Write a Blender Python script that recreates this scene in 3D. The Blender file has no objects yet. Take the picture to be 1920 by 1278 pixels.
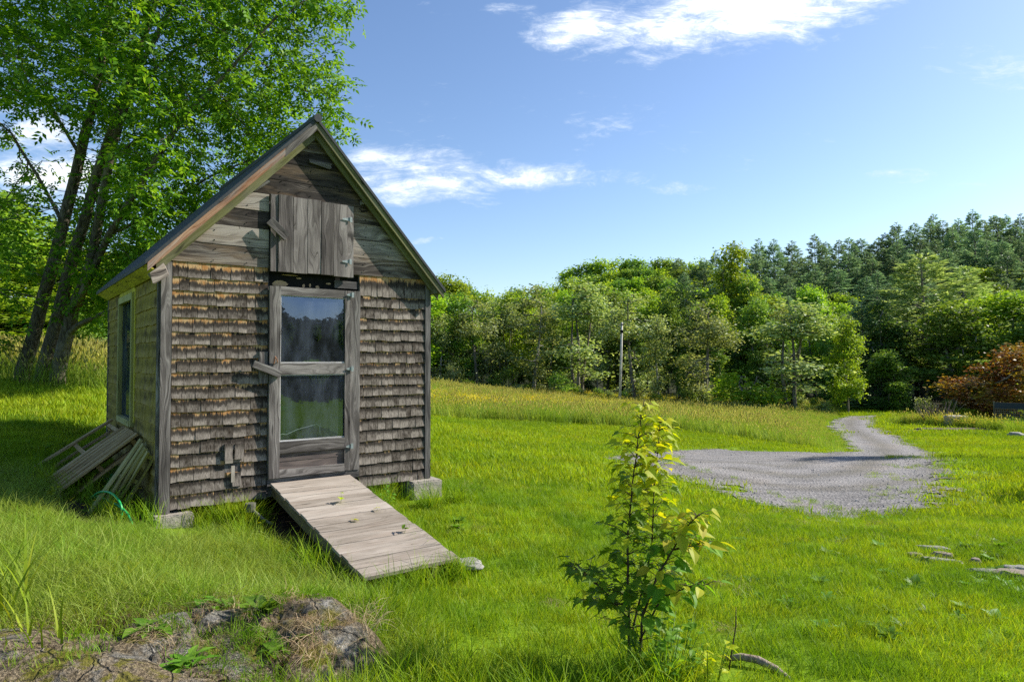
import bpy, math, random
import numpy as np
from mathutils import Vector, Matrix, noise as mnoise
random.seed(7)
RNG = np.random.default_rng(11)
D = bpy.data
def reseed(key):
    global RNG
    k = sum((i + 1) * ord(c) for i, c in enumerate(key))
    RNG = np.random.default_rng(k); random.seed(k)
scene = bpy.context.scene
col = scene.collection
R = math.radians

# ------------------------------------------------------------------ camera geometry (24 mm lens, eye 1.65 m above the yard)
CZ = 1.65
TH = R(1.39)
FPX = 1280.0
CT, ST = math.cos(TH), math.sin(TH)

def ray(px, py):
    a = px - 960.0
    b = 639.0 - py
    return (a, FPX * CT - b * ST, FPX * ST + b * CT)

def at_y(px, py, Y):
    r = ray(px, py)
    k = Y / r[1]
    return (r[0] * k, Y, CZ + r[2] * k)

def at_z(px, py, z):
    r = ray(px, py)
    k = (z - CZ) / r[2]
    return (r[0] * k, r[1] * k, z)

def px_of(x, y, z):
    z = z - CZ
    d = y * CT + z * ST
    return 960 + FPX * x / d, 639 - FPX * (-y * ST + z * CT) / d

# ------------------------------------------------------------------ tagging and linking
def tag(o, label=None, cat=None, group=None, kind=None):
    if label: o['label'] = label
    if cat: o['category'] = cat
    if group: o['group'] = group
    if kind: o['kind'] = kind
    return o

def empty(name, loc, rz=0.0):
    o = D.objects.new(name, None)
    o.location = loc
    o.rotation_euler = (0, 0, rz)
    o.empty_display_size = 0.2
    col.objects.link(o)
    return o

def link_mesh(name, me, parent=None, loc=None):
    o = D.objects.new(name, me)
    col.objects.link(o)
    if parent is not None: o.parent = parent
    if loc is not None: o.location = loc
    return o

def np_mesh(name, verts, faces, mats=(), uv=None, smooth=False, midx=None):
    """verts (N,3); faces (M,k) of one size, or a list of such arrays"""
    if not isinstance(faces, list): faces = [faces]
    faces = [np.asarray(f, np.int32) for f in faces if len(f)]
    me = D.meshes.new(name)
    me.vertices.add(len(verts))
    me.vertices.foreach_set('co', np.asarray(verts, np.float32).ravel())
    loops = np.concatenate([f.ravel() for f in faces])
    starts, tot = [], 0
    for f in faces:
        k = f.shape[1]
        starts.append(tot + np.arange(len(f), dtype=np.int32) * k)
        tot += f.size
    starts = np.concatenate(starts)
    me.loops.add(len(loops))
    me.loops.foreach_set('vertex_index', loops)
    me.polygons.add(len(starts))
    me.polygons.foreach_set('loop_start', starts.astype(np.int32))
    if smooth: me.polygons.foreach_set('use_smooth', np.ones(len(starts), bool))
    for m in mats: me.materials.append(m)
    if midx is not None: me.polygons.foreach_set('material_index', np.asarray(midx, np.int32))
    if uv is not None:
        l = me.uv_layers.new(name='UVMap')
        l.data.foreach_set('uv', np.asarray(uv, np.float32)[loops].ravel())
    me.update(calc_edges=True)
    return me

class MB:
    """collects boxes, planks, tubes into one mesh; every piece is its own island with wood-grain UVs (metres, u along the grain)"""
    def __init__(s):
        s.v, s.f, s.uv, s.m = [], [], [], []
    def poly(s, pts, uvs=None, mat=0):
        i = len(s.v)
        s.v += [tuple(p) for p in pts]
        s.f.append(tuple(range(i, i + len(pts))))
        s.uv.append(uvs or [(0, 0)] * len(pts))
        s.m.append(mat)
    def hexa(s, c, L, mat=0, uvs=None):
        """c: 8 corners, index bits = (length, width, thick); L: lengths for UV"""
        c = [Vector(p) for p in c]
        if (c[1] - c[0]).cross(c[2] - c[0]).dot(c[4] - c[0]) < 0:      # keep faces outward
            c = [c[k ^ 2] for k in range(8)]
            if uvs is not None: uvs = [uvs[k ^ 2] for k in range(8)]
        i = len(s.v)
        s.v += [tuple(p) for p in c]
        ou, ov = random.uniform(0, 50), random.uniform(0, 50)
        l, w, t = L
        def uvof(k, mode):
            a, b, d = k & 1, (k >> 1) & 1, (k >> 2) & 1
            if mode == 0: return (ou + a * l, ov + b * w)
            if mode == 1: return (ou + a * l, ov + w + d * t)
            return (ou + b * w * .15, ov + d * t)
        for q, mode in (((0, 2, 3, 1), 0), ((4, 5, 7, 6), 0), ((0, 1, 5, 4), 1), ((2, 6, 7, 3), 1), ((0, 4, 6, 2), 2), ((1, 3, 7, 5), 2)):
            s.f.append(tuple(i + k for k in q))
            s.uv.append([uvof(k, mode) for k in q] if uvs is None else [uvs[k] for k in q])
            s.m.append(mat)
    def plank(s, a, b, wdir, w, tdir, t, mat=0, jit=0.0):
        """from a to b (grain), width w along wdir (centred), thickness t along tdir (from the a-b line outwards)"""
        a, b = Vector(a), Vector(b)
        W = Vector(wdir).normalized() * w
        T = Vector(tdir).normalized() * t
        c = []
        for k in range(8):
            p = (b if k & 1 else a) + W * (0.5 if k & 2 else -0.5) + (T if k & 4 else Vector())
            if jit: p = p + Vector((random.uniform(-jit, jit), random.uniform(-jit, jit), random.uniform(-jit, jit)))
            c.append(p)
        # keep faces outward
        if (b - a).cross(W).dot(T) < 0:
            c = [c[k ^ 2] for k in range(8)]
        s.hexa(c, ((b - a).length, w, t), mat)
    def box(s, lo, hi, mat=0, grain=0, jit=0.0):
        ax = [Vector((1, 0, 0)), Vector((0, 1, 0)), Vector((0, 0, 1))]
        lo, hi = Vector(lo), Vector(hi)
        d = hi - lo
        g = grain
        wi, ti = [k for k in range(3) if k != g]
        if d[wi] < d[ti]: wi, ti = ti, wi
        a = lo + ax[wi] * d[wi] * .5
        s.plank(a, a + ax[g] * d[g], ax[wi], d[wi], ax[ti], d[ti], mat, jit)
    def tube(s, pts, rad, n=8, mat=0, cap=True):
        pts = [Vector(p) for p in pts]
        rad = rad if isinstance(rad, (list, tuple)) else [rad] * len(pts)
        i0 = len(s.v)
        ref = Vector((0.31, 0.17, 0.93))
        L = 0
        for k, p in enumerate(pts):
            d = (pts[min(k + 1, len(pts) - 1)] - pts[max(k - 1, 0)]).normalized()
            r_ = ref if abs(d.dot(ref)) < .95 else Vector((1, 0, 0))
            x = d.cross(r_).normalized(); y = d.cross(x)
            for j in range(n):
                an = 2 * math.pi * j / n
                s.v.append(tuple(p + (x * math.cos(an) + y * math.sin(an)) * rad[k]))
        for k in range(len(pts) - 1):
            l2 = L + (pts[k + 1] - pts[k]).length
            for j in range(n):
                j2 = (j + 1) % n
                a, b, c, d = i0 + k * n + j, i0 + k * n + j2, i0 + (k + 1) * n + j2, i0 + (k + 1) * n + j
                s.f.append((a, b, c, d)); s.m.append(mat)
                u0, u1 = j / n * .3, (j + 1) / n * .3
                s.uv.append([(L, u0), (L, u1), (l2, u1), (l2, u0)])
            L = l2
        if cap:
            for k, rev in ((0, True), (len(pts) - 1, False)):
                ids = [i0 + k * n + j for j in range(n)]
                if rev: ids.reverse()
                s.f.append(tuple(ids)); s.m.append(mat); s.uv.append([(0, 0)] * n)
    def build(s, name, mats, parent=None, smooth=False, loc=None):
        mats = mats if isinstance(mats, (list, tuple)) else [mats]
        me = D.meshes.new(name)
        me.from_pydata(s.v, [], s.f)
        for m in mats: me.materials.append(m)
        l = me.uv_layers.new(name='UVMap')
        l.data.foreach_set('uv', np.array([c for f in s.uv for c in f], np.float32).ravel())
        me.polygons.foreach_set('material_index', np.array(s.m, np.int32))
        if smooth: me.polygons.foreach_set('use_smooth', np.ones(len(s.f), bool))
        me.update()
        return link_mesh(name, me, parent, loc)

# ------------------------------------------------------------------ node helpers
def new_mat(name):
    m = D.materials.new(name)
    m.use_nodes = True
    nt = m.node_tree
    nt.nodes.clear()
    out = nt.nodes.new('ShaderNodeOutputMaterial')
    return m, nt, out

def nd(nt, typ, ins=None, **attrs):
    n = nt.nodes.new(typ)
    for k, v in attrs.items(): setattr(n, k, v)
    for k, v in (ins or {}).items():
        s = n.inputs[k]
        if isinstance(v, bpy.types.NodeSocket): nt.links.new(v, s)
        else: s.default_value = v
    return n

def mth(nt, op, a, b=0.0, c=None, clamp=False):
    n = nt.nodes.new('ShaderNodeMath'); n.operation = op; n.use_clamp = clamp
    for i, v in enumerate((a, b) if c is None else (a, b, c)):
        if isinstance(v, bpy.types.NodeSocket): nt.links.new(v, n.inputs[i])
        else: n.inputs[i].default_value = v
    return n.outputs[0]

def mixc(nt, fac, a, b, blend='MIX'):
    n = nt.nodes.new('ShaderNodeMix'); n.data_type = 'RGBA'; n.blend_type = blend
    for s, v in ((n.inputs[0], fac), (n.inputs[6], a), (n.inputs[7], b)):
        if isinstance(v, bpy.types.NodeSocket): nt.links.new(v, s)
        else: s.default_value = v if not isinstance(v, tuple) or len(v) == 4 else (*v, 1)
    return n.outputs[2]

def ramp(nt, fac, stops):
    n = nt.nodes.new('ShaderNodeValToRGB')
    e = n.color_ramp.elements
    while len(e) < len(stops): e.new(0.5)
    for k, (p, c) in enumerate(stops):
        e[k].position = p
        e[k].color = (*c, 1) if isinstance(c, tuple) else (c, c, c, 1)
    nt.links.new(fac, n.inputs[0])
    return n.outputs[0]

def smooth01(nt, v, a, b):
    n = nt.nodes.new('ShaderNodeMapRange'); n.interpolation_type = 'SMOOTHSTEP'
    nt.links.new(v, n.inputs[0])
    n.inputs[1].default_value, n.inputs[2].default_value = a, b
    return n.outputs[0]

def noise(nt, vec, scale, detail=4, rough=.6, dist=0.0):
    n = nd(nt, 'ShaderNodeTexNoise', {'Scale': scale, 'Detail': detail, 'Roughness': rough, 'Distortion': dist})
    if vec is not None: nt.links.new(vec, n.inputs['Vector'])
    return n.outputs[0]

def vscale(nt, vec, sc):
    n = nt.nodes.new('ShaderNodeVectorMath'); n.operation = 'MULTIPLY'
    nt.links.new(vec, n.inputs[0]); n.inputs[1].default_value = sc
    return n.outputs[0]

def principled(nt, out, base, rough=.8, spec=.3, bump=None, bdist=.01, bstr=.5, metal=0.0):
    p = nd(nt, 'ShaderNodeBsdfPrincipled', {'Base Color': base if isinstance(base, bpy.types.NodeSocket) else (*base, 1), 'Roughness': rough, 'Metallic': metal, 'Specular IOR Level': spec})
    if bump is not None:
        b = nd(nt, 'ShaderNodeBump', {'Strength': bstr, 'Distance': bdist, 'Height': bump})
        nt.links.new(b.outputs[0], p.inputs['Normal'])
    nt.links.new(p.outputs[0], out.inputs[0])
    return p

def wood(name, dark, mid, light, warm=None, warm_amt=0.5, var=.35, moss=None, moss_amt=.5, bstr=.6):
    m, nt, out = new_mat(name)
    uv = nd(nt, 'ShaderNodeUVMap').outputs[0]
    isl = nd(nt, 'ShaderNodeNewGeometry').outputs['Random Per Island']
    warpn = noise(nt, vscale(nt, uv, (1.1, 5, 1)), 1.0, 2)
    wv = nd(nt, 'ShaderNodeVectorMath', operation='MULTIPLY_ADD')
    cmb = nd(nt, 'ShaderNodeCombineXYZ', {'Y': warpn})
    nt.links.new(cmb.outputs[0], wv.inputs[0]); wv.inputs[1].default_value = (0, .30, 0); nt.links.new(uv, wv.inputs[2])
    wuv = wv.outputs[0]
    g1 = noise(nt, vscale(nt, wuv, (1.6, 58, 1)), 1.0, 5, .68)
    g2 = noise(nt, vscale(nt, wuv, (.8, 15, 1)), 1.0, 4, .6)
    bl = noise(nt, vscale(nt, uv, (1.3, 4, 1)), 1.0, 3, .6)
    s = mth(nt, 'ADD', mth(nt, 'MULTIPLY', g1, .45), mth(nt, 'ADD', mth(nt, 'MULTIPLY', g2, .35), mth(nt, 'MULTIPLY', bl, .35)))
    s = mth(nt, 'ADD', s, mth(nt, 'MULTIPLY', mth(nt, 'SUBTRACT', isl, .5), var))
    c = ramp(nt, s, [(.43, dark), (.57, mid), (.73, light)])
    if warm:
        wn = noise(nt, vscale(nt, uv, (.8, 6, 1)), 1.3, 4, .6)
        c = mixc(nt, mth(nt, 'MULTIPLY', smooth01(nt, wn, .45, .7), warm_amt), c, warm)
    if moss:
        geo = nd(nt, 'ShaderNodeNewGeometry').outputs['Position']
        mn = noise(nt, geo, 2.2, 4, .65)
        c = mixc(nt, mth(nt, 'MULTIPLY', smooth01(nt, mn, .3, .65), moss_amt), c, moss)
    # knots
    vo = nd(nt, 'ShaderNodeTexVoronoi', {'Scale': 1.0, 'Randomness': 1.0}); nt.links.new(vscale(nt, wuv, (1.6, 7, 1)), vo.inputs['Vector'])
    kn = smooth01(nt, vo.outputs['Distance'], .05, .13)
    c = mixc(nt, kn, mixc(nt, .75, c, dark), c)
    crack = smooth01(nt, g1, .30, .40)
    c = mixc(nt, crack, tuple(x * .4 for x in dark), c)
    h = mth(nt, 'MULTIPLY', mth(nt, 'ADD', mth(nt, 'ADD', g1, g2), mth(nt, 'MULTIPLY', crack, .8)), 1)
    principled(nt, out, c, .85, .2, h, .004, bstr)
    return m

def shingle_mat(name, grey, dark, tan, rust, tan_amt=1.0, moss=None):
    """UV: u metres across (random offset per shingle), v 0 at the butt .. 1 under the course above"""
    m, nt, out = new_mat(name)
    uv = nd(nt, 'ShaderNodeUVMap').outputs[0]
    isl = nd(nt, 'ShaderNodeNewGeometry').outputs['Random Per Island']
    pos = nd(nt, 'ShaderNodeNewGeometry').outputs['Position']
    sx = nd(nt, 'ShaderNodeSeparateXYZ'); nt.links.new(uv, sx.inputs[0])
    v = sx.outputs[1]
    streak = noise(nt, vscale(nt, uv, (42, .9, 1)), 1.0, 5, .75)
    fine = noise(nt, vscale(nt, uv, (160, 3, 1)), 1.0, 3, .7)
    blot = noise(nt, vscale(nt, uv, (14, 1.6, 1)), 1.0, 3, .6)
    big = noise(nt, pos, 1.6, 3, .6)
    s = mth(nt, 'ADD', mth(nt, 'MULTIPLY', streak, .5), mth(nt, 'ADD', mth(nt, 'MULTIPLY', fine, .25), mth(nt, 'MULTIPLY', blot, .3)))
    s = mth(nt, 'ADD', s, mth(nt, 'MULTIPLY', mth(nt, 'SUBTRACT', isl, .5), .17))
    c = ramp(nt, s, [(.38, dark), (.52, tuple(.45 * (a + b) for a, b in zip(dark, grey))), (.68, grey)])
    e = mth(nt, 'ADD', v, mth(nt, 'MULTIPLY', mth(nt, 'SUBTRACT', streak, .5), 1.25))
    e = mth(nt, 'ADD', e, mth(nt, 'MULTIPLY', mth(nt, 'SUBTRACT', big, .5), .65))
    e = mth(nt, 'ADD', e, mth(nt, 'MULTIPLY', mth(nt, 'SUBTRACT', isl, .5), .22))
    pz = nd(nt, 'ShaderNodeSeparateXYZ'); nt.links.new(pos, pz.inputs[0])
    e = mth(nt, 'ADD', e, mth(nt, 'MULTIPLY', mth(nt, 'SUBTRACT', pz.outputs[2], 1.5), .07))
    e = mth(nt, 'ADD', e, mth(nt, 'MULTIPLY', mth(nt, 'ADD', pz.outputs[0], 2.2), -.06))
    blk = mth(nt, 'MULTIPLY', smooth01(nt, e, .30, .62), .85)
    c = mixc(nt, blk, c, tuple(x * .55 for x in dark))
    tc = mixc(nt, smooth01(nt, blot, .42, .62), tan, rust)
    tcv = mixc(nt, mth(nt, 'MULTIPLY', fine, .6), tc, tuple(x * .4 for x in tan))
    c = mixc(nt, mth(nt, 'MULTIPLY', smooth01(nt, e, .79, .99), tan_amt), c, tcv)
    if moss:
        mn = noise(nt, pos, 3.0, 4, .65)
        c = mixc(nt, mth(nt, 'MULTIPLY', smooth01(nt, mn, .30, .6), .6), c, mixc(nt, streak, tuple(x * .45 for x in moss), moss))
    h = mth(nt, 'ADD', streak, fine)
    principled(nt, out, c, .88, .15, h, .005, .6)
    return m

def leaf_mat(name, c1, c2, c3=None, transl=.42, tcol=None, rough=.5, patch=0.0, patch_col=None, patch_scale=.5):
    m, nt, out = new_mat(name)
    isl = nd(nt, 'ShaderNodeNewGeometry').outputs['Random Per Island']
    orn = nd(nt, 'ShaderNodeObjectInfo').outputs['Random']
    c = ramp(nt, isl, [(0.0, c1), (.55, c2), (1.0, c3 or c2)])
    hsv = nd(nt, 'ShaderNodeHueSaturation', {'Hue': mth(nt, 'MULTIPLY_ADD', orn, .03, .485), 'Saturation': 1.0, 'Value': mth(nt, 'MULTIPLY_ADD', orn, .4, .8), 'Color': c})
    c = hsv.outputs[0]
    if patch_col:
        pos = nd(nt, 'ShaderNodeNewGeometry').outputs['Position']
        pn = noise(nt, pos, patch_scale, 4, .65)
        c = mixc(nt, mth(nt, 'MULTIPLY', smooth01(nt, pn, .42, .64), patch), c, patch_col)
    p = nd(nt, 'ShaderNodeBsdfPrincipled', {'Base Color': c, 'Roughness': rough, 'Specular IOR Level': .2})
    t = nd(nt, 'ShaderNodeBsdfTranslucent', {'Color': mixc(nt, 1.0, c, tcol or (1.25, 1.15, .5), 'MULTIPLY')})
    mx = nd(nt, 'ShaderNodeMixShader', {0: transl, 1: p.outputs[0], 2: t.outputs[0]})
    nt.links.new(mx.outputs[0], out.inputs[0])
    return m

def plain(name, c, rough=.7, spec=.3, var=.25, nscale=8, bstr=.3, bdist=.01, metal=0.0):
    m, nt, out = new_mat(name)
    co = nd(nt, 'ShaderNodeTexCoord').outputs['Object']
    n = noise(nt, co, nscale, 5, .65)
    cc = mixc(nt, n, tuple(x * (1 - var) for x in c), tuple(x * (1 + var) for x in c))
    principled(nt, out, cc, rough, spec, n, bdist, bstr, metal)
    return m
# ------------------------------------------------------------------ camera, sun, sky
cam = D.objects.new('camera', D.cameras.new('camera'))
col.objects.link(cam)
cam.location = (0, 0, CZ)
cam.rotation_euler = (R(90) + TH, 0, 0)
cam.data.lens = 24.0; cam.data.sensor_width = 36.0
cam.data.clip_start = .05; cam.data.clip_end = 3000
scene.camera = cam

U = Vector((.798, .602, 0)).normalized()      # along the shed front
V = Vector((-U.y, U.x, 0))                    # into the shed
NF = -V                                       # out of the shed front
SUN = (U * 3.7 + NF * 1.35 + Vector((0, 0, 2.85))).normalized()
EL = math.asin(SUN.z)
sl = D.lights.new('sun', 'SUN'); sl.energy = 5.0; sl.angle = R(.53); sl.color = (1.0, .93, .82)
so = D.objects.new('sun', sl); col.objects.link(so)
so.rotation_euler = SUN.to_track_quat('Z', 'Y').to_euler(); so.location = (30, 20, 40)

w = D.worlds.new('World'); scene.world = w; w.use_nodes = True
nt = w.node_tree; nt.nodes.clear()
wo = nt.nodes.new('ShaderNodeOutputWorld')
sky = nd(nt, 'ShaderNodeTexSky', sky_type='NISHITA', sun_disc=False, sun_elevation=EL,
         sun_rotation=math.atan2(SUN.x, SUN.y), altitude=300, air_density=1.0, dust_density=.8, ozone_density=2.5)
skc = nd(nt, 'ShaderNodeHueSaturation', {'Saturation': 1.06, 'Value': 1.0, 'Hue': .503, 'Color': sky.outputs[0]}).outputs[0]
gen = nd(nt, 'ShaderNodeTexCoord').outputs['Generated']
sp = nd(nt, 'ShaderNodeSeparateXYZ'); nt.links.new(gen, sp.inputs[0])
dy = mth(nt, 'MAXIMUM', sp.outputs[1], .02)
X = mth(nt, 'DIVIDE', sp.outputs[0], dy); Z = mth(nt, 'DIVIDE', sp.outputs[2], dy)
cb = nd(nt, 'ShaderNodeCombineXYZ', {0: X, 1: Z}).outputs[0]
blobs = [(1400, 15, 270, 78, -.16, 1.0), (1100, 35, 95, 45, -.2, .78), (1610, 32, 60, 16, -.2, .62), (965, 12, 60, 12, 0, .55),
         (780, 330, 210, 50, 0, .74), (980, 330, 210, 26, 0, .64), (690, 292, 60, 26, 0, .70),
         (1285, 350, 70, 14, 0, .45), (1690, 328, 60, 12, 0, .38), (1805, 346, 34, 6, 0, .42), (800, 450, 40, 6, -.15, .38), (1120, 250, 300, 60, 0, .16),
         (60, 245, 90, 40, 0, .9), (90, 330, 140, 60, 0, .95), (820, 8, 40, 14, 0, .45), (-300, 200, 300, 80, 0, .8), (2300, 120, 400, 90, 0, .7)]
acc = None
for bx, by, ax_, ay_, tilt, amp in blobs:
    cx, cz = (bx - 960) / FPX, (670 - by) / FPX
    a, b = ax_ / FPX, ay_ / FPX
    dx = mth(nt, 'SUBTRACT', X, cx)
    dz = mth(nt, 'SUBTRACT', mth(nt, 'SUBTRACT', Z, cz), mth(nt, 'MULTIPLY', dx, -tilt))
    q = mth(nt, 'ADD', mth(nt, 'POWER', mth(nt, 'ABSOLUTE', mth(nt, 'DIVIDE', dx, a)), 2.0), mth(nt, 'POWER', mth(nt, 'ABSOLUTE', mth(nt, 'DIVIDE', dz, b)), 2.0))
    v = mth(nt, 'MULTIPLY', mth(nt, 'SUBTRACT', 1.0, mth(nt, 'MULTIPLY', q, .55)), amp)
    acc = v if acc is None else mth(nt, 'MAXIMUM', acc, v)
n1 = noise(nt, vscale(nt, cb, (5, 17, 1)), 1.0, 8, .70, .8)
n2 = noise(nt, vscale(nt, cb, (22, 60, 1)), 1.0, 6, .72, .6)
den = mth(nt, 'ADD', mth(nt, 'MAXIMUM', acc, -.3), mth(nt, 'ADD', mth(nt, 'MULTIPLY', mth(nt, 'SUBTRACT', n1, .5), 2.1), mth(nt, 'MULTIPLY', mth(nt, 'SUBTRACT', n2, .5), 1.3)))
cm = smooth01(nt, den, .18, 1.15)
fwd = mth(nt, 'GREATER_THAN', sp.outputs[1], .1)
cm = mth(nt, 'MULTIPLY', mth(nt, 'MULTIPLY', cm, fwd), .93)
cloudc = mixc(nt, smooth01(nt, den, .5, 1.2), (4.8, 5.4, 6.3), (8.0, 8.1, 8.2))
skyfull = mixc(nt, cm, skc, cloudc)
bg = nd(nt, 'ShaderNodeBackground', {'Color': skyfull, 'Strength': .112})
nt.links.new(bg.outputs[0], wo.inputs[0])

vs = scene.view_settings
vs.view_transform = 'Standard'; vs.look = 'None'; vs.exposure = .80; vs.gamma = 1.0
cy = scene.cycles
cy.max_bounces = 7; cy.diffuse_bounces = 3; cy.glossy_bounces = 3; cy.transmission_bounces = 5; cy.transparent_max_bounces = 8
cy.use_denoising = False
cy.caustics_reflective = False; cy.caustics_refractive = False

# ------------------------------------------------------------------ terrain: smooth surface through surveyed spots
CP = []
def cp(px, py, Y): CP.append(at_y(px, py, Y))
for x, y, z in ((-3.2, 6.1, .10), (-1.0, 8.0, .03), (-.75, 7.55, .03), (-.5, 8.4, -.01), (-.9, 4.8, -.08), (-1.5, 4.5, -.02), (-2.6, 5.4, .10), (-2.3, 5.0, .08), (-4.2, 6.7, .24), (-3.1, 10.9, .12), (-5.4, 9.2, .42), (-5.0, 7.3, .30), (-6.2, 6.6, .33),
                (-2.2, 4.2, .26), (-1.4, 3.5, .20), (-1.2, 4.1, .16), (-.55, 3.5, .02), (-2.5, 2.5, .30), (-3.6, 4.6, .30), (-1.0, 2.4, .16), (.4, 3.5, -.04), (0, 2, -.0), (2, 3.5, -.08), (4, 3.5, -.14), (.4, 5, -.12),
                (4.0, 6.7, -.32), (6.5, 6.5, -.34), (4.6, 7.6, -.30), (0, -8, .1), (-9, -4, .8), (10, -6, -.5), (-9, 6, .6), (1.2, 9.5, -.25)):
    CP.append((x, y, z))
for p in ((1600, 970, 9.8), (1300, 905, 12.5), (1770, 930, 11.2), (1450, 843, 22), (1260, 845, 21.5), (1770, 860, 16), (1910, 870, 16), (815, 782, 25.7), (1160, 800, 26), (1580, 848, 22.6),
          (1600, 800, 36), (1640, 784, 44), (820, 729, 60), (1000, 741, 58), (1160, 763, 48), (1300, 766, 50), (1450, 770, 49), (1570, 775, 47), (1750, 779, 45), (1840, 789, 38), (1920, 808, 31),
          (60, 716, 14), (190, 745, 12), (0, 760, 11), (100, 800, 9.6), (60, 830, 8.6), (-60, 715, 14), (100, 668, 34), (-200, 668, 34), (250, 672, 34), (500, 690, 40), (650, 712, 42)): cp(*p)
for x, y, z in ((-60, 34, 3), (-60, 80, 8), (-20, 80, -.5), (-40, 150, 4), (-10, 120, -1), (4, 90, -.8), (20, 85, -1.0), (40, 75, -1.2), (60, 72, 0), (25, 120, 3), (25, 160, 9), (45, 105, 4.0), (45, 140, 9), (70, 110, 8), (95, 130, 15), (130, 140, 18),
                (60, 160, 13), (110, 180, 22), (-100, 200, 8), (0, 220, 2), (160, 90, 12), (60, 40, -2.2), (90, 60, 2), (40, 10, -1.5), (45, -25, 0), (60, -45, .3), (90, -55, 1), (30, -70, 8), (-60, -30, 5), (-40, 10, 3), (0, -60, 4), (150, 0, 4), (0, 400, 20), (300, 300, 50), (-300, 300, 25), (300, -200, 30), (-300, -200, 30), (-400, 0, 25), (420, 0, 25)):
    CP.append((x, y, z))
CP = np.array(CP)
def _phi(d): return d          # biharmonic in 3-D: linear kernel, tame far away
_d = np.linalg.norm(CP[:, None, :2] - CP[None, :, :2], axis=2)
_n = len(CP)
_A = np.zeros((_n + 3, _n + 3)); _A[:_n, :_n] = np.sqrt(_d ** 2 + .5); _A[:_n, _n] = 1; _A[:_n, _n + 1:] = CP[:, :2]; _A[_n:, :_n] = _A[:_n, _n:].T
_b = np.concatenate([CP[:, 2], [0, 0, 0]])
_w = np.round(np.linalg.solve(_A, _b), 7)
def _sdf_noise(x, y):
    return (np.sin(x * 1.9 + 1.3 * np.sin(y * 1.3)) * np.sin(y * 2.3 + .7 * np.sin(x * 1.7)) * .012 + np.sin(x * .8 + 2) * np.sin(y * .7 + 1) * .02)
def tz(x, y):
    x = np.atleast_1d(np.asarray(x, float)); y = np.atleast_1d(np.asarray(y, float))
    out = np.empty(x.shape)
    xf, yf, of = x.ravel(), y.ravel(), out.ravel()
    for i in range(0, len(xf), 20000):
        d2 = (xf[i:i + 20000, None] - CP[None, :, 0]) ** 2 + (yf[i:i + 20000, None] - CP[None, :, 1]) ** 2
        of[i:i + 20000] = np.sqrt(d2 + .5) @ _w[:_n] + _w[_n] + _w[_n + 1] * xf[i:i + 20000] + _w[_n + 2] * yf[i:i + 20000]
    out = of.reshape(x.shape)
    return np.round(out + _sdf_noise(x, y), 6)
def tz1(x, y): return float(tz(x, y)[0])
def ground_at(px, py, near=2.0, far=220.0):
    r = np.array(ray(px, py)); r = r / r[1]
    ys = np.concatenate([np.arange(near, 30, .05), np.arange(30, far, .25)])
    x, z = r[0] * ys, CZ + r[2] * ys
    g = tz(x, ys)
    k = np.argmax(z < g)
    if not (z < g).any(): k = len(ys) - 1
    return float(x[k]), float(ys[k]), float(g[k])

def poly_mask(px_, py_, poly):
    poly = np.asarray(poly)
    inside = np.zeros(px_.shape, bool)
    j = len(poly) - 1
    for i in range(len(poly)):
        xi, yi, xj, yj = *poly[i][:2], *poly[j][:2]
        c = ((yi > py_) != (yj > py_)) & (px_ < (xj - xi) * (py_ - yi) / (yj - yi + 1e-12) + xi)
        inside ^= c
        j = i
    return inside
def poly_dist(px_, py_, poly):
    poly = np.asarray(poly)[:, :2]
    best = np.full(px_.shape, 1e9)
    for i in range(len(poly)):
        a, b = poly[i - 1], poly[i]
        ab = b - a
        t = np.clip(((px_ - a[0]) * ab[0] + (py_ - a[1]) * ab[1]) / (ab @ ab + 1e-9), 0, 1)
        best = np.minimum(best, np.hypot(px_ - a[0] - t * ab[0], py_ - a[1] - t * ab[1]))
    return best
def fbm(x, y, s, seed=0.0):
    return np.array([mnoise.fractal(Vector((a * s + seed, b * s - seed, seed)), 1.0, 2.0, 4) for a, b in zip(x.ravel(), y.ravel())]).reshape(x.shape)

GRAVEL = [ground_at(*p)[:2] for p in ((1150, 856), (1210, 848), (1262, 843), (1350, 843), (1450, 847), (1540, 849), (1598, 846), (1603, 838), (1575, 818), (1558, 803), (1562, 792), (1598, 783), (1640, 782),
          (1636, 790), (1642, 800), (1668, 815), (1705, 834), (1750, 850), (1776, 862), (1768, 880), (1774, 905), (1776, 925), (1745, 948), (1690, 962), (1640, 974), (1560, 978), (1480, 955), (1400, 938), (1330, 915), (1280, 900), (1240, 886), (1190, 872))]
_far = ground_at(1640, 782); _far2 = ground_at(1598, 783)
GRAVEL_POLY = np.array(GRAVEL)

def grid_axis(lo, hi, fine_lo, fine_hi, h, growth):
    a = list(np.arange(fine_lo, fine_hi, h))
    s = h; x = a[-1]
    while x < hi: s *= growth; x += s; a.append(x)
    s = h; x = a[0]; pre = []
    while x > lo: s *= growth; x -= s; pre.append(x)
    return np.array(pre[::-1] + a)
gx = grid_axis(-900, 900, -14, 28, .25, 1.09)
gy = grid_axis(-500, 1200, -3, 54, .25, 1.07)
GX, GY = np.meshgrid(gx, gy)
GZ = tz(GX, GY)
ROCK = np.array([(-2.75, 3.05), (-2.2, 3.40), (-1.75, 3.78), (-1.30, 3.98), (-1.02, 4.02), (-.80, 3.80), (-.62, 3.60), (-.62, 3.30), (-.85, 3.0), (-1.0, 2.2), (-2.9, 2.0)])
_in = poly_mask(GX, GY, ROCK); GZ = GZ - np.where(_in, np.clip(poly_dist(GX, GY, ROCK) / .25, 0, 1) * .28, 0)
nx_, ny_ = len(gx), len(gy)
idx = np.arange(nx_ * ny_).reshape(ny_, nx_)
quads = np.stack([idx[:-1, :-1], idx[:-1, 1:], idx[1:, 1:], idx[1:, :-1]], -1).reshape(-1, 4)

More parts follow.
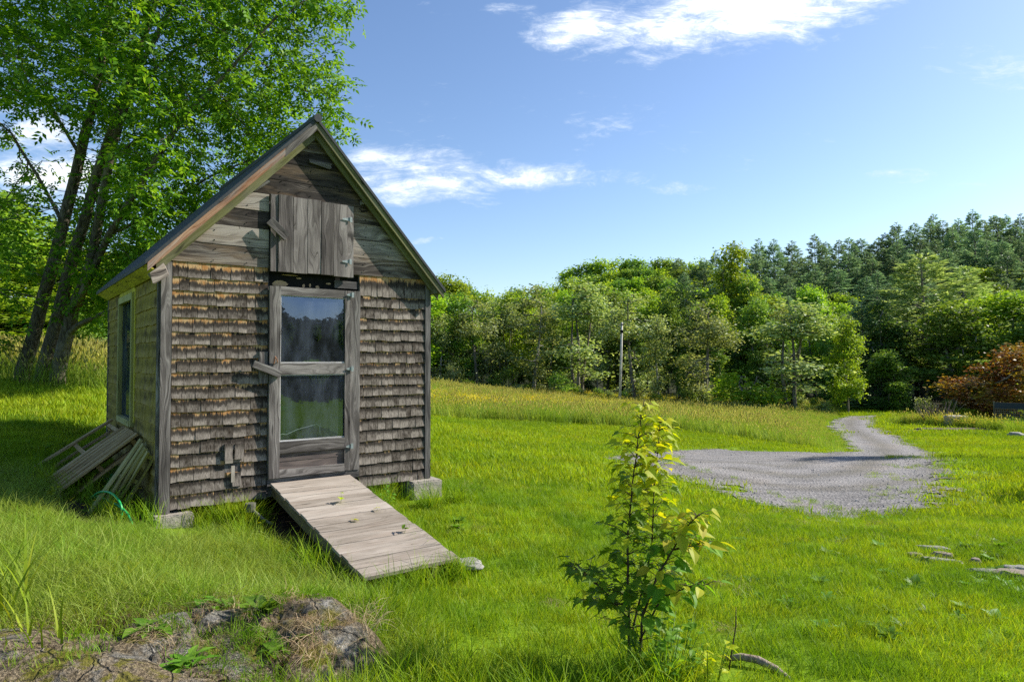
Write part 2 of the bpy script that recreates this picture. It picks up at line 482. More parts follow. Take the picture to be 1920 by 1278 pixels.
def ground_mat():
    m, nt, out = new_mat('turf')
    pos = nd(nt, 'ShaderNodeNewGeometry').outputs['Position']
    n1 = noise(nt, pos, .35, 5, .6); n2 = noise(nt, pos, 6, 5, .7); n3 = noise(nt, pos, 40, 4, .7)
    g = ramp(nt, mth(nt, 'ADD', mth(nt, 'MULTIPLY', n1, .5), mth(nt, 'MULTIPLY', n2, .5)), [(.3, (.08, .15, .008)), (.5, (.15, .25, .011)), (.7, (.22, .30, .018))])
    g = mixc(nt, mth(nt, 'MULTIPLY', smooth01(nt, n3, .5, .8), .5), g, (.03, .06, .006))
    # forest floor beyond the meadow
    sx = nd(nt, 'ShaderNodeSeparateXYZ'); nt.links.new(pos, sx.inputs[0])
    ff = smooth01(nt, mth(nt, 'ADD', mth(nt, 'ADD', sx.outputs[1], mth(nt, 'MULTIPLY', sx.outputs[0], .42)), mth(nt, 'MULTIPLY', n1, 6)), 66, 70)
    refl_dark = smooth01(nt, mth(nt, 'SUBTRACT', sx.outputs[0], mth(nt, 'MULTIPLY', sx.outputs[1], .9)), 34, 38)  # unseen ground behind the camera, darkened for the reflection in the door panes
    ff = mth(nt, 'MAXIMUM', ff, refl_dark)
    fc = mixc(nt, n2, (.012, .015, .006), (.035, .04, .012))
    c = mixc(nt, ff, g, fc)
    principled(nt, out, c, .95, .1, mth(nt, 'ADD', n2, n3), .03, .5)
    return m
ground = link_mesh('ground', np_mesh('ground', np.stack([GX.ravel(), GY.ravel(), GZ.ravel()], 1), quads, [ground_mat()], smooth=True))
tag(ground, 'gently sloping grassy ground running up into the wooded hill', 'ground', kind='structure')

# gravel turnaround and drive
def gravel_mat():
    m, nt, out = new_mat('gravel')
    pos = nd(nt, 'ShaderNodeNewGeometry').outputs['Position']
    n0 = noise(nt, pos, .5, 4, .6); n1 = noise(nt, pos, 3, 5, .7); n2 = noise(nt, pos, 30, 4, .75)
    vo = nd(nt, 'ShaderNodeTexVoronoi', {'Scale': 24.0}); nt.links.new(pos, vo.inputs['Vector'])
    c = ramp(nt, mth(nt, 'ADD', mth(nt, 'MULTIPLY', n0, .35), mth(nt, 'ADD', mth(nt, 'MULTIPLY', n1, .35), mth(nt, 'MULTIPLY', n2, .3))), [(.32, (.125, .12, .116)), (.5, (.205, .197, .192)), (.68, (.30, .288, .276))])
    c = mixc(nt, .35, c, mixc(nt, nd(nt, 'ShaderNodeSeparateColor', {0: vo.outputs['Color']}).outputs[0], (.14, .135, .132), (.42, .405, .39)))
    st = noise(nt, vscale(nt, pos, (.35, 2.2, 1)), 1.0, 4, .7, 1.2)
    c = mixc(nt, mth(nt, 'MULTIPLY', smooth01(nt, st, .5, .62), .55), c, (.13, .125, .122))
    c = mixc(nt, mth(nt, 'MULTIPLY', smooth01(nt, n0, .5, .68), .45), c, (.31, .265, .22))
    rut = nd(nt, 'ShaderNodeAttribute', attribute_name='track').outputs['Fac']
    c = mixc(nt, mth(nt, 'MULTIPLY', rut, mth(nt, 'MULTIPLY_ADD', n1, .6, .2)), c, (.30, .288, .28))
    mid = nd(nt, 'ShaderNodeAttribute', attribute_name='crown').outputs['Fac']
    c = mixc(nt, mth(nt, 'MULTIPLY', mid, mth(nt, 'MULTIPLY', n1, .9)), c, (.13, .12, .085))
    principled(nt, out, c, .95, .1, mth(nt, 'ADD', n2, vo.outputs['Distance']), .03, .8)
    return m
HS = .07
hx = np.arange(-1, 32, HS); hy = np.arange(8, 56, HS)
HX, HY = np.meshgrid(hx, hy)
cxm, cym = HX + HS / 2, HY + HS / 2
ins = poly_mask(cxm, cym, GRAVEL_POLY); dist = poly_dist(cxm, cym, GRAVEL_POLY)
sd = np.where(ins, dist, -dist)
near = np.abs(sd) < .9
nz = np.zeros(HX.shape); nz[near] = fbm(cxm[near], cym[near], .9, 3.1) * .34 + fbm(cxm[near], cym[near], 3.0, 8.1) * .3 + RNG.normal(0, .09, int(near.sum()))
keep = (sd + nz) > 0.0
# patch of grass islands near the left end of the turnaround
gi = np.zeros(HX.shape); m_ = ins & (dist < 3.5) & (cxm < 6.0); gi[m_] = fbm(cxm[m_], cym[m_], .55, 21.7)
keep &= ~(m_ & (gi > .42))
ii = np.arange(HX.size).reshape(HX.shape)
q = np.stack([ii[:-1, :-1], ii[:-1, 1:], ii[1:, 1:], ii[1:, :-1]], -1)[keep[:-1, :-1]]
used = np.unique(q); remap = np.full(HX.size, -1); remap[used] = np.arange(len(used))
gzv = tz(HX.ravel()[used], HY.ravel()[used]) + .012 + np.clip(HY.ravel()[used] - 22, 0, 30) * .004
tr = np.abs(np.sin(HX.ravel()[used] * 2.1 + HY.ravel()[used] * .4)) * .006
drive = link_mesh('gravel_drive', np_mesh('gravel_drive', np.stack([HX.ravel()[used], HY.ravel()[used], gzv + tr], 1), remap[q], [gravel_mat()], smooth=True))
LINE = np.array([ground_at(*p)[:2] for p in ((1618, 784), (1592, 792), (1592, 804), (1622, 820), (1655, 836), (1670, 856), (1610, 885), (1500, 895), (1380, 880))])
_gx, _gy = HX.ravel()[used], HY.ravel()[used]
dl_ = np.full(len(_gx), 1e9)
for i in range(len(LINE) - 1):
    a, b = LINE[i], LINE[i + 1]; ab = b - a
    t = np.clip(((_gx - a[0]) * ab[0] + (_gy - a[1]) * ab[1]) / (ab @ ab), 0, 1)
    dl_ = np.minimum(dl_, np.hypot(_gx - a[0] - t * ab[0], _gy - a[1] - t * ab[1]))
wob = np.sin(_gx * .9) * .08
for nm_, val in (('track', np.exp(-((dl_ - .72 + wob) / .24) ** 2)), ('crown', np.exp(-(dl_ / .30) ** 2) + np.exp(-((dl_ - 1.35) / .22) ** 2) * .8)):
    at = drive.data.attributes.new(nm_, 'FLOAT', 'POINT'); at.data.foreach_set('value', val.astype(np.float32))
tag(drive, 'grey gravel turnaround narrowing into a drive that curves into the trees', 'driveway', kind='structure')
_gk = (keep, hx[0], hy[0])
def on_gravel(x, y):
    k, x0, y0 = _gk
    i = np.clip(((y - y0) / HS).astype(int), 0, k.shape[0] - 1); j = np.clip(((x - x0) / HS).astype(int), 0, k.shape[1] - 1)
    inb = (x > x0) & (x < x0 + HS * (k.shape[1] - 1)) & (y > y0) & (y < y0 + HS * (k.shape[0] - 1))
    return k[i, j] & inb
# ------------------------------------------------------------------ the shed (local axes: x along the front, y into the shed, z up)
reseed('shed')
W_, L_ = 2.84, 3.6
ZB, ZT = .245, 2.55
M_GREY = wood('weathered_grey_wood', (.018, .016, .015), (.098, .088, .082), (.34, .315, .295), var=.14)
M_DARK = wood('dark_weathered_wood', (.014, .014, .014), (.065, .061, .060), (.22, .21, .20), var=.14)
M_GABLE = wood('gable_wood', (.012, .010, .009), (.055, .046, .040), (.32, .285, .25), warm=(.34, .23, .13), warm_amt=.35, var=.26)
M_RAW = wood('raw_orange_wood', (.05, .020, .010), (.22, .095, .045), (.46, .30, .20), warm=(.33, .31, .29), warm_amt=.75, var=.1)
M_MOSS = wood('mossy_wood', (.035, .032, .008), (.34, .29, .05), (.55, .48, .10), moss=(.55, .50, .045), moss_amt=.65, var=.2)
M_MOSSG = wood('mossy_grey_wood', (.022, .022, .012), (.10, .098, .06), (.22, .21, .14), moss=(.16, .17, .03), moss_amt=.45, var=.2)
M_LIGHT = wood('fresh_cut_wood', (.09, .075, .055), (.30, .265, .22), (.48, .44, .38), var=.1)
M_RAMP = wood('ramp_wood', (.17, .145, .115), (.275, .24, .20), (.40, .36, .31), warm=(.33, .255, .20), warm_amt=.35, var=.16)
M_RAMPS = wood('ramp_side_wood', (.03, .025, .012), (.13, .11, .055), (.26, .22, .12), var=.15)
M_SHF = shingle_mat('front_shingles', (.35, .305, .265), (.028, .021, .015), (.55, .37, .18), (.46, .21, .06), .9)
M_SHS = shingle_mat('side_shingles', (.44, .33, .16), (.10, .075, .03), (.50, .38, .14), (.42, .29, .10), .5, moss=(.46, .36, .06))  # moss and wood tones also hold the yellow bounce off the grass
M_BLACK = plain('black_gap', (.012, .012, .012), .95, .1, .4, 12)
M_ROOF = plain('roofing', (.035, .042, .048), .7, .3, .3, 20)
M_STEEL = plain('galvanized_steel', (.24, .28, .28), .6, .4, .4, 40, metal=.3)
M_RUST = plain('rusty_iron', (.25, .12, .06), .8, .3, .5, 30)
M_CONC = plain('concrete', (.30, .275, .235), .95, .15, .35, 26, .8, .015)
M_GREENT = plain('green_tarp', (.10, .42, .27), .5, .4, .2, 6)
M_WHITE = plain('pale_wire', (.7, .7, .68), .5, .4, .1, 6)

def glass_mat():
    m, nt, out = new_mat('hazy_dusty_glass')
    pos = nd(nt, 'ShaderNodeTexCoord').outputs['Object']
    tr = nd(nt, 'ShaderNodeBsdfTransparent', {'Color': (.55, .62, .62, 1)})
    wv = noise(nt, vscale(nt, pos, (5, 5, 3.5)), 1.0, 3, .6)
    bmp = nd(nt, 'ShaderNodeBump', {'Strength': .07, 'Distance': .02, 'Height': wv})
    gl = nd(nt, 'ShaderNodeBsdfGlossy', {'Color': (.58, .68, .92, 1), 'Roughness': .03, 'Normal': bmp.outputs[0]})
    mx = nd(nt, 'ShaderNodeMixShader', {0: .19, 1: tr.outputs[0], 2: gl.outputs[0]})
    n = noise(nt, vscale(nt, pos, (6, 6, 2)), 1.0, 4, .6)
    sp = nd(nt, 'ShaderNodeTexVoronoi', {'Scale': 42.0}); nt.links.new(pos, sp.inputs['Vector'])
    spk = mth(nt, 'MULTIPLY', mth(nt, 'SUBTRACT', 1.0, smooth01(nt, sp.outputs['Distance'], .07, .13)), mth(nt, 'GREATER_THAN', nd(nt, 'ShaderNodeSeparateColor', {0: sp.outputs['Color']}).outputs[0], .8))
    d = nd(nt, 'ShaderNodeBsdfDiffuse', {'Color': (.24, .29, .38, 1)})  # dust film tinted blue, sky haze put into its colour
    fac = mth(nt, 'ADD', mth(nt, 'MULTIPLY', smooth01(nt, n, .30, .8), .20), mth(nt, 'MULTIPLY', spk, .45))
    m2 = nd(nt, 'ShaderNodeMixShader', {0: fac, 1: mx.outputs[0], 2: d.outputs[0]})
    nt.links.new(m2.outputs[0], out.inputs[0])
    return m
M_GLASS = glass_mat()

ANG = math.atan2(U.y, U.x)
P1 = Vector((-3.2445, 6.3, 0))
shed = empty('shed', P1, ANG)
tag(shed, 'small weathered grey shingled shed with steep roof and glazed door up on concrete blocks', 'shed')
def S(u, v, z): return P1 + U * u + V * v + Vector((0, 0, z))

SLL, SLR = 1.027, 1.09; UC = 1.425; ZA = 4.148           # roof: slope, ridge position, top of ridge
RT = .038                                    # roof slab thickness (vertical)
EL_, ER_ = -.155, 2.985                         # eaves
FV, BV = -.13, L_ + .03
sl_ = lambda u: SLL if u < UC else SLR
zr = lambda u: ZA - sl_(u) * abs(u - UC)         # top of roof

# carcass: boarded walls, floor, gables
mb = MB()
T = .07
mb.box((0.02, 0, ZB), (.985, T, ZT), 0, 2); mb.box((1.955, 0, ZB), (W_ - .02, T, ZT), 0, 2)
mb.box((.985, .03, ZB), (1.955, T, .43), 0, 0)
mb.box((.985, .05, 2.36), (1.955, .05 + T, 2.56), 0, 0)
mb.box((0.02, T, ZB), (.02 + T, 1.44, ZT), 0, 2); mb.box((.02, 2.42, ZB), (.02 + T, L_ - T, ZT), 0, 2)
mb.box((.02, 1.44, ZB), (.02 + T, 2.42, .93), 0, 2); mb.box((.02, 1.44, 2.31), (.02 + T, 2.42, ZT), 0, 2)
mb.box((W_ - .02 - T, T, ZB), (W_ - .02, L_ - T, ZT), 0, 2)
mb.box((.02, L_ - T, ZB), (W_ - .02, L_, ZT), 0, 2)
mb.box((.02, T, ZB + .02), (W_ - .02, L_ - T, ZB + .10), 0, 1)
for v0 in (.012, L_ - T):
    pts = [(0.02, ZT), (W_ - .02, ZT), (W_ - .02, zr(W_ - .02) - .09), (UC, ZA - .09), (.02, zr(.02) - .09)]
    for y, rev in ((v0, False), (v0 + .05, True)):
        p = [(a, y, b) for a, b in pts]
        mb.poly(p[::-1] if rev else p, [(b, a) for a, b in (pts[::-1] if rev else pts)])
mb.build('wall', M_BLACK if False else M_DARK, shed)

# shingles
def shingles(mb, u0, u1, rows, put, dropped=(), wmin=.075, wmax=.15):
    """rows: list of (butt z, exposed height); put(u, z, off) -> local point"""
    for r, (zb, h) in enumerate(rows):
        u = u0
        first = True
        while u < u1 - .01:
            wd = random.uniform(wmin, wmax)
            if first: wd *= random.uniform(.5, 1); first = False
            if u1 - (u + wd) < .05: wd = u1 - u
            a, b = u + .0018, u + wd - .0022
            dz = random.uniform(-.006, .005); sk = random.uniform(-.004, .004)
            th = random.uniform(.011, .018)
            o = random.uniform(0, 40)
            zt = zb + h + .03
            if not any(abs(u + wd / 2 - du) < .05 and r == dr for du, dr in dropped):
                c = []
                for k in range(8):
                    uu = b if k & 2 else a
                    zz = (zt if k & 1 else zb + dz + (sk if k & 2 else -sk))
                    off = (.004 if k & 1 else th + .004) if k & 4 else (0.0005)
                    c.append(put(uu, zz, off))
                vt = 1.0 + .03 / h
                uvs = [(o + (b - a if k & 2 else 0), vt if k & 1 else 0) for k in range(8)]
                nrm = (Vector(c[1]) - Vector(c[0])).cross(Vector(c[2]) - Vector(c[0])).dot(Vector(c[4]) - Vector(c[0]))
                if nrm < 0:
                    c = [c[k ^ 2] for k in range(8)]; uvs = [uvs[k ^ 2] for k in range(8)]
                mb.hexa(c, (1, 1, 1), 0, uvs)
            u += wd
def rowlist(z0, z1, n, jit=.006):
    h = (z1 - z0) / n
    return [(z0 + i * h + (random.uniform(-jit, jit) if i else 0), h) for i in range(n)]
front = lambda u, z, off: (u, -off, z)
mb = MB(); shingles(mb, .092, .972, rowlist(ZB, 2.535, 18), front, dropped=((.64, 2), (.56, 3), (.60, 2)))
mb.build('shingle_siding', M_SHF, shed)['label'] = 'weathered shingles left of the door, tan under each course'
mb = MB()
rr = rowlist(ZB, 2.33, 17); rr.append((2.33, .205))
shingles(mb, 1.962, 2.778, rr, front, wmin=.06, wmax=.115)
mb.build('shingle_siding', M_SHF, shed)['label'] = 'greyer shingles right of the door with one tall top course'
leftw = lambda v, z, off: (-off, v, z)
mb = MB()
rs = rowlist(ZB - .02, 2.44, 14)
shingles(mb, .05, 1.36, rs, leftw, wmin=.09, wmax=.2)
shingles(mb, 2.50, L_ - .02, rs, leftw, wmin=.09, wmax=.2)
shingles(mb, 1.36, 2.50, [r_ for r_ in rs if r_[0] + r_[1] < .93], leftw, wmin=.09, wmax=.2)
mb.build('shingle_siding', M_SHS, shed)['label'] = 'mossy shingles on the shaded side, yellow-green bounce light put into their colour'
rightw = lambda v, z, off: (W_ + off, v, z)
mb = MB(); shingles(mb, .02, L_ - .02, rowlist(ZB, 2.42, 15), rightw, wmin=.09, wmax=.17)
mb.build('shingle_siding', M_SHF, shed)
backw = lambda u, z, off: (u, L_ + off, z)
mb = MB(); shingles(mb, .05, W_ - .05, rowlist(ZB, 2.5, 16), backw, wmin=.09, wmax=.17)
mb.build('shingle_siding', M_SHF, shed)
# slipped shingles and a raw patch, lower left of the door
for (u, z, wd, h, off, sk) in ((.565, .655, .072, .16, .030, .0), (.655, .66, .085, .15, .026, .01), (.640, .40, .085, .13, .022, -.012)):
    mb = MB(); c = []
    for k in range(8):
        c.append((u + (wd if k & 2 else 0) + (sk if k & 1 else 0), -(off + .016 if k & 4 else off - .004) + (.012 if k & 1 else 0), z + (h if k & 1 else 0)))
    mb.hexa([c[k ^ 2] for k in range(8)], (1, 1, 1), 0, [((k & 2) * .04 + u * 9, .62 if k & 1 else 0) for k in range(8)])
    mb.build('loose_shingle', M_SHF, shed)
mb = MB()
mb.box((.568, -.045, .628), (.64, -.03, .668), 0, 0); mb.box((.628, -.034, .44), (.66, -.028, .60), 0, 2)
mb.build('bare_patch', M_LIGHT, shed)['label'] = 'pale bare wood where shingles broke away'

# corner boards
for lo, hi in (((-.004, -.026, ZB - .03), (.088, -.001, ZT - .01)), ((W_ - .058, -.024, ZB), (W_ + .004, -.001, ZT - .01)), ):
    mb = MB(); mb.box(lo, hi, 0, 2, .002); mb.build('corner_board', M_DARK if lo[0] > 1 else M_GREY, shed)
for lo, hi in (((-.028, -.003, ZB - .03), (-.0005, .045, 2.44)), ((W_ + .0005, -.003, ZB), (W_ + .024, .06, 2.44)), ((-.02, L_ - .05, ZB), (-.0005, L_ + .02, 2.42))):
    mb = MB(); mb.box(lo, hi, 0, 2, .002); mb.build('corner_board', M_GREY if lo[0] < 1 and lo[1] < 1 else M_DARK, shed)

# gable boards (cut to the rake)
mb = MB()
zs = [2.552, 2.745, 2.94, 3.12, 3.30, 3.46, 3.645, 3.80, 3.95, 4.06]
LU0, LU1, LZ1 = .975, 1.872, 3.30
for i in range(len(zs) - 1):
    z0, z1 = zs[i] + .0025, zs[i + 1] - .0025
    segs = [(-9, LU0 - .004), (LU1 + .004, 9)] if z1 < LZ1 + .02 else [(-9, 9)]
    for s0, s1 in segs:
        e = .055
        c = []
        off = .016 + random.uniform(0, .007)
        for k in range(8):
            z = z1 if k & 2 else z0
            ul, ur = UC - (ZA - e - z) / SLL, UC + (ZA - e - z) / SLR
            ul = max(ul, s0, -.005 if z < 2.75 else -9); ur = min(ur, s1, W_ + .005 if z < 2.75 else 9)
            c.append((ur if k & 1 else ul, -(off if k & 4 else -.011), z))
        if i in (4,) and s0 < 0:      # rotted gap under the left rake
            pass
        mb.hexa([c[k ^ 2] for k in range(8)] if True else c, (c[1][0] - c[0][0], z1 - z0, .02))
gb = mb.build('gable_siding', M_GABLE, shed)
gb['label'] = 'horizontal weathered boards of the gable'
# nail heads over gable and loft door
mb = MB()
def nail(u, z, off):
    r = .006
    mb.tube([(u, -off + .002, z), (u, -off - .002, z)], r, 6)
for i in range(len(zs) - 2):
    for u in np.arange(.15, 2.8, .31):
        if not (LU0 - .05 < u < LU1 + .05 and zs[i] < 3.29):
            for dz_ in (.04, .14):
                z = zs[i] + dz_ + random.uniform(-.01, .01)
                if abs(u - UC) < (ZA - .2 - z) / SLR: nail(u + random.uniform(-.02, .02), z, .024)
mb.build('nail_head', M_BLACK, shed)['kind'] = 'stuff'
# flat black patches for the dark inside rot holes, and a broken splinter in the gable
for hole in ([(.60, -.0285, 3.30), (.80, -.0285, 3.40), (.93, -.0285, 3.55), (.945, -.0285, 3.44), (.90, -.0285, 3.36), (.74, -.0285, 3.27)],
             [(1.40, -.0285, 3.69), (1.50, -.0285, 3.73), (1.63, -.0285, 3.72), (1.62, -.0285, 3.665), (1.51, -.0285, 3.67)],
             [(1.92, -.0285, 3.37), (2.06, -.0285, 3.42), (2.16, -.0285, 3.31), (2.02, -.0285, 3.325)]):
    mb = MB(); mb.poly(hole); mb.build('rot_hole_dark', M_BLACK, shed)
mb = MB(); mb.plank((.80, -.03, 3.36), (.945, -.05, 3.46), (-.4, 0, .9), .10, (0, -1, 0), .014, 0, .012); mb.build('broken_splinter', M_GREY, shed)
mb = MB(); mb.plank((1.37, -.03, 3.70), (1.60, -.055, 3.675), (0, 0, 1), .045, (0, -1, 0), .01, 0, .012); mb.build('broken_splinter', M_GREY, shed)
mb = MB(); mb.plank((1.95, -.03, 3.345), (2.08, -.05, 3.36), (0, 0, 1), .03, (0, -1, 0), .01, 0, .008)
mb.build('broken_splinter', M_GREY, shed)

# roof
mb = MB()
for sgn, ue in ((-1, EL_), (1, ER_)):
    ze = zr(ue)
    c = []
    for k in range(8):
        u = UC if k & 2 else ue
        z = (ZA if k & 2 else ze) - (0 if k & 4 else RT)
        c.append((u, BV if k & 1 else FV - .012, z))
    if sgn > 0: c = [c[k ^ 2] for k in range(8)]
    mb.hexa(c, (L_, 2.2, .05))
roof = mb.build('roof', M_ROOF, shed)
mb = MB()
mb.tube([(UC, FV - .03, ZA - .012), (UC, BV + .01, ZA - .012)], .045, 8)
mb.build('ridge_cap', M_ROOF, roof)
# boarded undersides of the eaves
mb = MB()
for k in range(6):
    a = FV + .03 + k * .61; b = min(a + .606, BV - .02)
    ue = ER_ - .015
    mb.hexa([((W_ - .02 if q & 2 else ue), (b if q & 1 else a), (zr(W_ - .02 if q & 2 else ue) - RT - (.004 if q & 4 else .028))) for q in range(8)], (b - a, .3, .02))
mb.build('soffit', M_MOSS, shed)
# soffit box board closing down to the wall (sloped, as in the photo)
mb = MB()
for k in range(4):
    a = FV + .05 + k * .93; b = min(a + .925, BV - .04)
    c = []
    for q in range(8):
        u, z = ((-.030, 2.415) if q & 2 else (EL_ + .01, zr(EL_) - RT - .002))
        c.append((u, b if q & 1 else a, z + (.018 if q & 4 else 0)))
    mb.hexa(c, (b - a, .2, .018))
mb.build('soffit', M_MOSS, shed)

# rake boards
def rake(name, ue, drop0, drop1, v0, v1, mat, label=None, uin=UC):
    mb = MB(); c = []
    for q in range(8):
        u = uin if q & 1 else ue
        z = zr(u) - (drop0 if q & 2 else drop1)
        c.append((u, v0 if q & 4 else v1, z))
    if ue > UC: c = [c[q ^ 2] for q in range(8)]
    mb.hexa(c, (abs(uin - ue) * 1.46, drop1 - drop0, .02))
    o = mb.build(name, mat, shed)
    if label: o['label'] = label
rake('rake_board', EL_ + .02, RT + .002, RT + .080, FV, FV + .022, M_RAW, 'peeling orange-brown rake board on the left slope', UC - .33)
rake('rake_board', UC - .33, RT + .002, RT + .095, FV, FV + .022, M_GREY, 'grey upper end of the left rake board')
rake('rake_board', ER_ - .02, RT + .002, RT + .085, FV, FV + .022, M_MOSSG, 'greenish grey rake board on the right slope')
rake('rake_trim', EL_ + .10, RT + .06, RT + .175, FV + .060, FV + .080, M_MOSSG)
rake('rake_trim', ER_ - .06, RT + .03, RT + .15, FV + .060, FV + .080, M_MOSSG)
rake('rake_soffit', EL_ + .04, RT + .03, RT + .05, FV + .023, -.03, M_RAW)
rake('rake_soffit', ER_ - .04, RT + .03, RT + .05, FV + .023, -.03, M_MOSSG)
mb = MB()
mb.plank((-.10, -.10, 2.36), (.03, -.05, 2.46), (-.4, 0, .9), .10, (0, -1, 0), .03, 0, .012)
mb.build('rotten_block', M_GABLE, shed)
mb = MB()
mb.box((2.845, -.10, 2.40), (2.94, .02, 2.50), 0, 1, .01)
mb.build('eave_block', M_MOSSG, shed)

# loft door over the entrance
loft = MB()
uu = [.978, 1.052, 1.205, 1.355, 1.500, 1.640, 1.795, 1.866]
for i in range(7):
    o = random.uniform(.0, .006) + (.028 if i == 0 or i == 6 else .038)
    zt_ = 3.300 + random.uniform(-.004, .006) - (.002 * i); zb_ = 2.522 + random.uniform(-.008, .006)
    if i == 6: zb_ -= .012
    loft.box((uu[i] + .002, -.040 - o + .01, zb_), (uu[i + 1] - .002, -.032, zt_), 0, 2, .002)
loft_o = loft.build('loft_door', wood('loft_door_wood', (.02, .018, .017), (.095, .083, .078), (.26, .235, .22), var=.16), shed)
def hinge(parent, u, z, off, leafw=.075, drop=0.0):
    m = MB()
    m.box((u, -off - .004, z - .028), (u + .026, -off, z + .028), 0, 2)
    m.poly([(u, -off - .004, z - .018), (u, -off - .004, z + .022), (u - leafw, -off - .004, z + .006 - drop), (u - leafw, -off - .004, z - .010 - drop)][::-1])
    m.tube([(u, -off - .006, z - .03), (u, -off - .006, z + .03)], .006, 6)
    return m.build('hinge', M_STEEL, parent)
hinge(loft_o, 1.815, 3.135, .078, .085); hinge(loft_o, 1.812, 2.68, .078, .08)
m = MB(); m.plank((.955, -.082, 3.025), (1.125, -.095, 2.865), (.68, 0, .72), .085, (0, -1, 0), .022, 0, .004)
m.build('turn_button', M_GREY, loft_o)

# gap above the door, its shade put in as a black board, with pale remains of paper
mb = MB(); mb.box((.978, .03, 2.37), (1.958, .049, 2.53), 0, 0)
gap = mb.build('gap_shade_board', M_BLACK, shed)
M_PAPER = plain('torn_paper', (.40, .28, .17), .9, .1, .3, 30)
for (u, z, a, b) in ((1.10, 2.405, .085, .035), (1.35, 2.40, .014, .022), (1.42, 2.41, .012, .02), (1.50, 2.39, .022, .028), (1.30, 2.475, .03, .008), (1.62, 2.44, .03, .01), (1.20, 2.50, .10, .006)):
    mb = MB(); mb.poly([(u + a * math.cos(t) * random.uniform(.8, 1.1), .026, z + b * math.sin(t) * random.uniform(.75, 1.15)) for t in np.linspace(0, 2 * math.pi, 10)[:-1]])
    mb.build('torn_paper', M_PAPER, gap)
mb = MB(); mb.box((1.68, .0, 2.40), (1.94, .028, 2.475), 0, 0, .004); mb.build('drip_board', M_DARK, shed)

# casing post at the hinge side, then the glazed door
mb = MB(); mb.box((1.842, -.040, .44), (1.957, .0, 2.372), 0, 2, .003); mb.build('door_casing', M_GREY, shed)
mb = MB(); mb.box((.975, -.03, .36), (1.957, .02, .432), 0, 0, .003); mb.build('door_sill', M_DARK, shed)
mb = MB()
yo, yi = -.058, -.018
mb.box((.978, yo, .440), (1.085, yi, 2.372), 0, 2, .002)
mb.box((1.780, yo, .445), (1.838, yi, 2.368), 0, 2, .002)
mb.box((1.0865, yo + .002, 2.285), (1.7785, yi, 2.370), 0, 0, .0015)
mb.box((1.0865, yo + .002, 1.475), (1.7785, yi, 1.592), 0, 0, .0015)
mb.box((1.0865, yo + .002, .682), (1.7785, yi, .798), 0, 0, .0015)
mb.box((1.0865, yo + .002, .442), (1.7785, yi, .520), 0, 0, .0015)
door = mb.build('door', M_GREY, shed)
door['label'] = 'grey wooden door with two dusty panes and a kick board'
for z0, z1 in ((1.592, 2.285), (.798, 1.475)):
    # a thin plastic sheet, bowed slightly outward
    ga, gb_ = np.linspace(-1, 1, 25), np.linspace(-1, 1, 25)
    A_, B_ = np.meshgrid(ga, gb_)
    gv = np.stack([1.4325 + A_ * .3505, -.032 - .0065 * (1 - A_ ** 2) * (1 - B_ ** 2), (z0 + z1) / 2 + B_ * ((z1 - z0) / 2 + .004)], -1).reshape(-1, 3)
    gi_ = np.arange(625).reshape(25, 25)
    link_mesh('pane', np_mesh('pane', gv, np.stack([gi_[:-1, :-1], gi_[:-1, 1:], gi_[1:, 1:], gi_[1:, :-1]], -1).reshape(-1, 4), [M_GLASS], smooth=True), door)
    mb = MB()
    mb.box((1.0865, -.046, z0 + .0005), (1.7785, -.035, z0 + .014), 0, 0); mb.box((1.0865, -.046, z1 - .010), (1.7785, -.035, z1 - .0005), 0, 0)
    mb.box((1.0865, -.046, z0 + .0145), (1.094, -.035, z1 - .0105), 0, 2)
    mb.build('glazing_bead', wood('glazing_bead_%d' % int(z0 * 10), (.2, .19, .18), (.42, .41, .40), (.6, .6, .6)), door)
mb = MB(); mb.box((1.0865, -.030, .5205), (1.7785, -.022, .598), 0, 0, .001); mb.box((1.0865, -.034, .600), (1.7785, -.024, .6815), 0, 0, .001)
mb.build('kick_board', wood('kick_wood', (.02, .017, .016), (.085, .07, .066), (.20, .16, .14), var=.35), door)
for z in (2.325, 1.53, .70): hinge(door, 1.846, z, .066, .055)
m = MB(); m.tube([(1.055, -.06, 1.60), (1.045, -.10, 1.61), (1.03, -.11, 1.64), (1.025, -.09, 1.66), (1.02, -.06, 1.58)], .005, 6); m.build('hook', M_RUST, door)
# wooden turn latch on its block
mb = MB(); mb.box((.885, -.040, 1.39), (.966, -.018, 1.705), 0, 2, .003); lb = mb.build('latch_block', M_GREY, shed)
mb = MB(); mb.plank((.815, -.085, 1.590), (1.085, -.090, 1.480), (.37, 0, .93), .072, (0, 1, 0), .024, 0, .003); mb.build('turn_button', M_LIGHT if False else M_GREY, lb)

# side window
mb = MB()
mb.box((-.045, 1.40, .90), (.04, 1.475, 2.36), 0, 2); mb.box((-.045, 2.39, .90), (.04, 2.465, 2.36), 0, 2)
mb.box((-.045, 1.4755, 2.285), (.04, 2.3895, 2.36), 0, 1); mb.box((-.055, 1.4755, .90), (.04, 2.3895, .965), 0, 1)
M_WFR = wood('window_frame_wood', (.10, .09, .03), (.26, .25, .10), (.42, .40, .2), moss=(.34, .33, .08), moss_amt=.5)
wf = mb.build('window', M_WFR, shed)
mb = MB(); mb.box((.000, 1.4755, .9655), (.006, 2.3895, 2.2845), 0, 2); mb.build('pane', M_GLASS, wf)
mb = MB(); mb.box((-.022, 1.33, .95), (-.0005, 1.395, 2.40), 0, 2); mb.box((-.022, 1.3955, 2.365), (-.0005, 2.50, 2.42), 0, 1); mb.build('casing', M_MOSS, wf)

